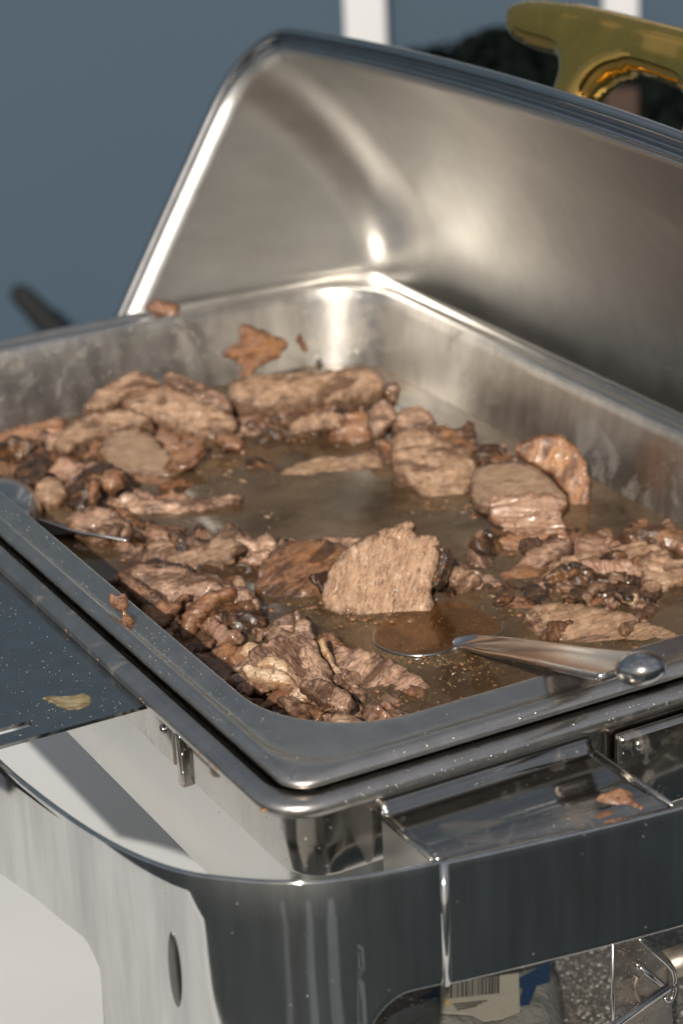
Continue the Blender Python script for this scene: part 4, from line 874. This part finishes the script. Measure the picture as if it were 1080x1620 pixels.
bmj = bmesh.new(); mats = []
for o_ in JN:
    me_ = o_.data; mt = me_.materials[0]
    if mt not in mats: mats.append(mt)
    for p_ in me_.polygons: p_.material_index = mats.index(mt)
    bmj.from_mesh(me_)
mej = bpy.data.meshes.new('torn_slices'); bmj.to_mesh(mej); bmj.free()
for mt in mats: mej.materials.append(mt)
for o_ in JN: bpy.data.objects.remove(o_)
tag(link_mesh('torn_slices', mej), 'heap of small torn slices and scraps tangled between the larger pieces of meat', kind='stuff')

meat('flat_piece', [(232, 862), (262, 850), (305, 852), (330, 866), (318, 884), (280, 890), (245, 882)], (285, 888), L + .003, TI, .006, 'm_pale', 'flat tan piece just left of the loose shredded chunk', fib=.3)
meat('flat_piece', [(205, 838), (236, 826), (280, 830), (300, 842), (270, 852), (225, 852)], (255, 852), L + .001, FL, .004, 'm_brown', 'low brown piece right of the blade tip', fib=.2)
meat('flat_piece', [(700, 905), (715, 893), (742, 898), (760, 912), (742, 926), (712, 922)], (730, 925), L + .006, TI, .006, 'm_pale', 'small tan slice standing just behind the dark crust of the upright slice', fib=1.0)
meat('flat_piece', [(850, 905), (880, 896), (905, 902), (900, 922), (870, 932), (846, 924)], (872, 932), L + .002, TI, .006, 'm_pink', 'pinkish slice at the left end of the dark heap', fib=.5)
meat('flat_piece', [(790, 905), (820, 892), (850, 896), (862, 910), (835, 922), (800, 922)], (825, 922), L + .0002, FL, .004, 'm_orange', 'low orange brown piece between the stack and the flat slice', fib=.5)
meat('flat_piece', [(418, 1000), (440, 990), (470, 1000), (500, 1016), (492, 1030), (455, 1022), (428, 1014)], (460, 1025), L + .012, (-.4, -.35, .85), .005, 'm_pale', 'tan slice lying across the upper end of the long slab', fib=.6)
meat('flat_piece', [(470, 1080), (500, 1070), (540, 1086), (560, 1108), (540, 1122), (505, 1108)], (520, 1120), L + .012, (-.4, -.3, .86), .004, 'm_pink', 'thin pink slice on the lower part of the long slab', fib=1.2)
# crumbs on the rims
slab('meat_crumb', [(236, 482), (246, 472), (262, 474), (280, 478), (282, 488), (268, 500), (256, 494), (242, 492)], (258, 494), .002, (-.7, -.3, .6), .004, 'm_orange', grid=.0011, round_=.002, rough=2, label='orange crumb on the back short rim of the pan', cat='crumb')
slab('meat_crumb', [(174, 944), (182, 938), (192, 940), (202, 952), (204, 966), (200, 986), (194, 976), (184, 964), (184, 952)], (192, 972), .0015, (-.35, -.3, .8), .003, 'm_orange', grid=.0008, round_=.0015, rough=1.4, jag=.001, label='reddish crumb on the near long rim of the pan', cat='crumb')
slab('grease_blob', [(66, 1104), (84, 1099), (112, 1100), (132, 1096), (146, 1102), (142, 1114), (122, 1122), (98, 1120), (80, 1110)], (105, 1110), -.0125, (0, 0, 1), .0006, 'grease', grid=.001, round_=.0012, rough=.25, label='smear of yellowish grease on the side shelf', cat='grease')
slab('food_scrap', [(938, 1262), (960, 1250), (985, 1246), (1000, 1256), (1010, 1270), (1022, 1280), (1012, 1286), (990, 1276), (962, 1272)], (980, 1272), -.0195, (-.1, 0, .99), .002, 'm_orange', grid=.0011, round_=.006, dome=.006, rough=1.2, label='orange food scrap on the sloping front ledge', cat='food scrap')
slab('food_scrap', [(940, 1290), (960, 1282), (985, 1285), (992, 1294), (970, 1300), (948, 1298)], (965, 1294), -.0198, (-.1, 0, .99), .001, 'm_orange', grid=.0011, round_=.0010, rough=.5, label='smaller oily scrap below the orange one on the front ledge', cat='food scrap')

# ------------------------------------------------------------------ spoon (ladle) in front, blade on the left
def oval_bowl(name, pix, anc, z, n_, depth, mat, parent, rimw=.0012):
    n = np.array(W(*n_), float); n /= np.linalg.norm(n); P0 = atz(*anc, z)
    P = crom([on_plane(x, y, P0, n) for x, y in pix], 5, True); c = P.mean(0)
    bm = bmesh.new(); lo = []
    for k in range(12):
        t = k / 11; a = t * math.pi / 2 * .97
        lo.append([c + (p - c) * math.cos(a) - n * depth * math.sin(a) for p in P])
    rim = [[c + (p - c) * (1 + s) + n * h for p in P] for s, h in ((.035, -.0004), (.030, .0005), (.012, .0008))]
    loft(bm, rim + lo, True, False, True)
    o = obj(name, bm, M[mat]); parent_to(o, parent); m = o.modifiers.new('t', 'SOLIDIFY'); m.thickness = .0009; m.offset = -1
    return c, P
lad = empty('serving_spoon', atz(690, 990, -.04)); tag(lad, 'steel serving spoon with its bowl in the broth and handle over the short front rim', 'serving spoon')
BP = [(596, 1020), (640, 1036), (690, 1035), (728, 1022), (762, 1012), (786, 1004), (792, 990), (775, 974), (745, 960), (705, 950), (660, 952), (620, 970), (596, 995)]
oval_bowl('bowl', BP, (690, 1035), L + .0016, (.035, .02, 1), .012, 'ladle', lad)
nb = np.array(W(0, 0, 1.)); nb /= np.linalg.norm(nb)
P0b = atz(690, 990, L + .0014); Pb = crom([on_plane(x, y, P0b, nb) for x, y in BP], 4, True); cb = Pb.mean(0)
bm = bmesh.new(); vs = [bm.verts.new(cb + (p - cb) * .985) for p in Pb]; bm.faces.new(vs); bmesh.ops.recalc_face_normals(bm, faces=bm.faces[:])
if bm.faces[0].normal.z < 0: bmesh.ops.reverse_faces(bm, faces=bm.faces[:])
tag(obj('spoonful_of_broth', bm, M['clear'], recalc=False), 'clear orange brown broth lying in the bowl of the serving spoon', 'broth')
def pxz(x, y, z): return Vector(atz(x, y, z).tolist())
hp = [pxz(716, 1021, L + .001), pxz(742, 1018, L + .004), pxz(775, 1022, -.032), pxz(815, 1028, -.020), pxz(860, 1036, -.006), pxz(905, 1045, .006), pxz(950, 1053, .0155), pxz(985, 1058, .022)]
hp = [Vector(p) for p in crom([tuple(p) for p in hp], 5)]
nh = len(hp); bm = bmesh.new(); loops = []
for i, p in enumerate(hp):
    t = (hp[min(i + 1, nh - 1)] - hp[max(i - 1, 0)]).normalized(); f = i / (nh - 1)
    toc = (Vector(CAMP.tolist()) - p).normalized(); up = Vector((0, 0, 1)) * .75 + toc * .5
    s = t.cross(up).normalized(); q = s.cross(t).normalized()
    wd = .0022 + .0056 * min(1, f / .35) + .0022 * f; th = .0015 + .0010 * f
    if q.dot(toc) < 0: q = -q
    prof = [(-1, 0), (-.97, .7), (-.80, 1.0), (-.55, .45), (0, .10), (.55, .45), (.80, 1.0), (.97, .7), (1, 0), (.8, -.7), (0, -1.1), (-.8, -.7)]
    loops.append([p + s * wd * a + q * th * b for a, b in prof])
loft(bm, loops, True, True, True)
o = obj('handle', bm, M['ladle']); parent_to(o, lad); m = o.modifiers.new('s', 'SUBSURF'); m.levels = 1; m.render_levels = 2
bm = bmesh.new(); pe = pxz(1012, 1058, .026)
tdir = (hp[-1] - hp[-4]).normalized()
bmesh.ops.create_uvsphere(bm, u_segments=32, v_segments=20, radius=1, matrix=Matrix.Translation(pe) @ tdir.to_track_quat('X', 'Z').to_matrix().to_4x4() @ Matrix.Diagonal((.0092, .0086, .0060, 1)))
o = obj('handle_end', bm, M['ladle']); parent_to(o, lad)
# thin blade of a second utensil on the left, and a spoon back by the rim
bl = empty('steel_blade', pxz(150, 850, L)); tag(bl, 'thin steel serving blade with bright tip, half sunk at the left near the long rim', 'utensil')
bm = bmesh.new(); A = [pxz(62, 822, L + .010), pxz(120, 842, L + .008), pxz(160, 848, L + .007), pxz(204, 856, L + .005), pxz(206, 860, L + .003), pxz(160, 858, L - .004), pxz(110, 856, L - .004), pxz(60, 850, L - .002)]
f = bm.faces.new([bm.verts.new(p) for p in A]); o = obj('blade', bm, M['ladle'], smooth=False); parent_to(o, bl); m = o.modifiers.new('t', 'SOLIDIFY'); m.thickness = .0008
bm = bmesh.new(); tube(bm, crom([tuple(p) for p in A[1:4]], 5), .0007, 8); parent_to(obj('blade_edge', bm, M['ladle']), bl)
sp = empty('sunken_spoon', pxz(20, 800, L)); tag(sp, 'smooth steel spoon back lying against the near long wall at the left edge', 'spoon')
bm = bmesh.new(); c = pxz(12, 800, L + .004); bmesh.ops.create_uvsphere(bm, u_segments=36, v_segments=18, radius=1, matrix=Matrix.Translation(c) @ Matrix.Rotation(R_(-10), 4, 'Z') @ Matrix.Diagonal((.030, .016, .010, 1)))
parent_to(obj('bowl', bm, M['ladle']), sp)

# ------------------------------------------------------------------ uncountable small stuff
def scatter(name, n, fn, mat, label, sides=0, cat=None):
    base = bmesh.new(); bmesh.ops.create_icosphere(base, subdivisions=1, radius=1); bv = np.array([v.co[:] for v in base.verts]); bf = np.array([[v.index for v in f.verts] for f in base.faces]); base.free()
    V = []; F = []; k = 0
    for _ in range(n):
        r = fn()
        if r is None: continue
        p, s = r; V.append(bv * np.array(s) + np.array(p)); F.append(bf + k); k += len(bv)
    me = bpy.data.meshes.new(name); me.from_pydata(np.concatenate(V).tolist(), [], np.concatenate(F).tolist())
    o = link_mesh(name, me, M[mat]); tag(o, label, cat, None, 'stuff'); return o
L = LZ + .0012
centres = [(600, 985, 75, 14), (590, 975, 90, 10), (500, 955, 60, 14), (620, 1040, 60, 10), (700, 1045, 60, 12), (560, 1060, 45, 30), (600, 1105, 60, 14), (900, 880, 70, 14), (700, 800, 60, 12), (770, 800, 40, 20), (850, 870, 40, 12), (880, 850, 60, 20), (860, 900, 60, 25), (950, 1000, 110, 30), (820, 960, 90, 30), (280, 880, 90, 20), (350, 880, 60, 14), (160, 800, 90, 25), (250, 760, 90, 25), (200, 860, 60, 14), (450, 690, 90, 14), (340, 740, 40, 20), (760, 1060, 90, 30), (480, 680, 60, 12), (110, 740, 60, 20)]
def bub():
    x, y, sx, sy = random.choice(centres); p = atz(random.gauss(x, sx * .55), random.gauss(y, sy * .6), L)
    if not (.032 < p[0] < .49 and .03 < -p[1] < .295): return None
    s = random.choice([.0002, .0003, .0003, .0004, .0006, .0008]) * random.uniform(.7, 1.3)
    return (p, (s, s, s * .35))
scatter('oil_bubbles', 3800, bub, 'bubble', 'tiny oil bubbles and foam on the broth around the meat')
def shr():
    x, y, sx, sy = random.choice(centres + [(330, 990, 60, 40), (420, 1090, 60, 30), (100, 720, 90, 30), (480, 665, 90, 15), (940, 930, 60, 25), (940, 930, 60, 25)]); p = atz(random.gauss(x, sx * .6), random.gauss(y, sy * .7), L + random.uniform(-.0005, .001))
    if not (.034 < p[0] < .49 and .032 < -p[1] < .292): return None
    s = random.uniform(.0005, .0016); return (p, (s * random.uniform(.6, 2.2), s * random.uniform(.6, 2.0), s * .5))
scatter('meat_crumbs', 260, shr, 'm_brown', 'small crumbs and shreds of meat floating in the broth')
def flk():
    p = atz(random.gauss(520, 170), random.gauss(800, 70), L)
    if not (.05 < p[0] < .47 and .05 < -p[1] < .28): return None
    s = random.uniform(.0006, .0022); return (p, (s * random.uniform(1, 2.5), s, .0002))
scatter('fat_flecks', 45, flk, 'm_grey', 'flat pale flecks of fat drifting on the open broth')
def dst():
    r = random.random()
    if r < .45: p = np.array(W(random.uniform(.11, .24), random.uniform(-.075, -.0105), -.0128))
    elif r < .75: p = np.array(W(random.uniform(0, .3), random.uniform(.001, .017), -.0004))
    elif r < .9: p = np.array(W(random.uniform(.03, .3), random.uniform(-.0055, -.001), -.0118))
    else: p = np.array(W(random.uniform(.002, .02), random.uniform(.03, .2), -.0004))
    s = random.choice([.00007, .00010, .00013, .0002]); return (p, (s, s, s * .6))
scatter('splash_specks', 900, dst, 'dust', 'fine pale splash specks on the steel rims and shelf')
hv_ = sd + (-CM[2]); hv_ /= np.linalg.norm(hv_)
cand = []
for o_ in list(COL.objects):
    if o_.type == 'MESH' and ('category' in o_ and o_['category'] == 'meat' or o_.name in ('torn_slices', 'meat_shreds')):
        me_ = o_.data; co = np.zeros(len(me_.vertices) * 3); no = co.copy(); me_.vertices.foreach_get('co', co); me_.vertices.foreach_get('normal', no)
        co = co.reshape(-1, 3); no = no.reshape(-1, 3); k_ = (no @ hv_ > .45) & (co[:, 2] > LZ + .002); co, no = co[k_], no[k_]
        if len(co):
            pick_ = rng.choice(len(co), min(len(co), max(4, int(len(co) * (.0045 if o_.name != 'meat_shreds' else .003)))), replace=False); cand += list(zip(co[pick_], no[pick_]))
print('beads', len(cand))
bmb = bmesh.new()
for p_, n_ in cand[:1400]:
    s_ = random.choice([.0003, .0004, .0005, .0007])
    bmesh.ops.create_icosphere(bmb, subdivisions=2, radius=1, matrix=Matrix.Translation(p_.tolist()) @ Vector(n_.tolist()).to_track_quat('Z', 'X').to_matrix().to_4x4() @ Matrix.Diagonal((s_ * random.uniform(1, 1.8), s_, s_ * .32, 1)))
tag(obj('fat_beads', bmb, M['bead'], recalc=False), 'glistening beads of melted fat on the meat', kind='stuff')
def gch():
    p = np.array(W(min(.3, max(.012, random.gauss(.11, .07))), min(-.001, max(-.0050, random.gauss(-.0035, .0010))), -.0112 + random.uniform(0, .0005))); s = random.uniform(.0003, .0011); return (p, (s * 1.6, s, s * .5))
scatter('channel_grease', 160, gch, 'm_orange', 'greasy brown crumbs caught in the channel between the two rims')
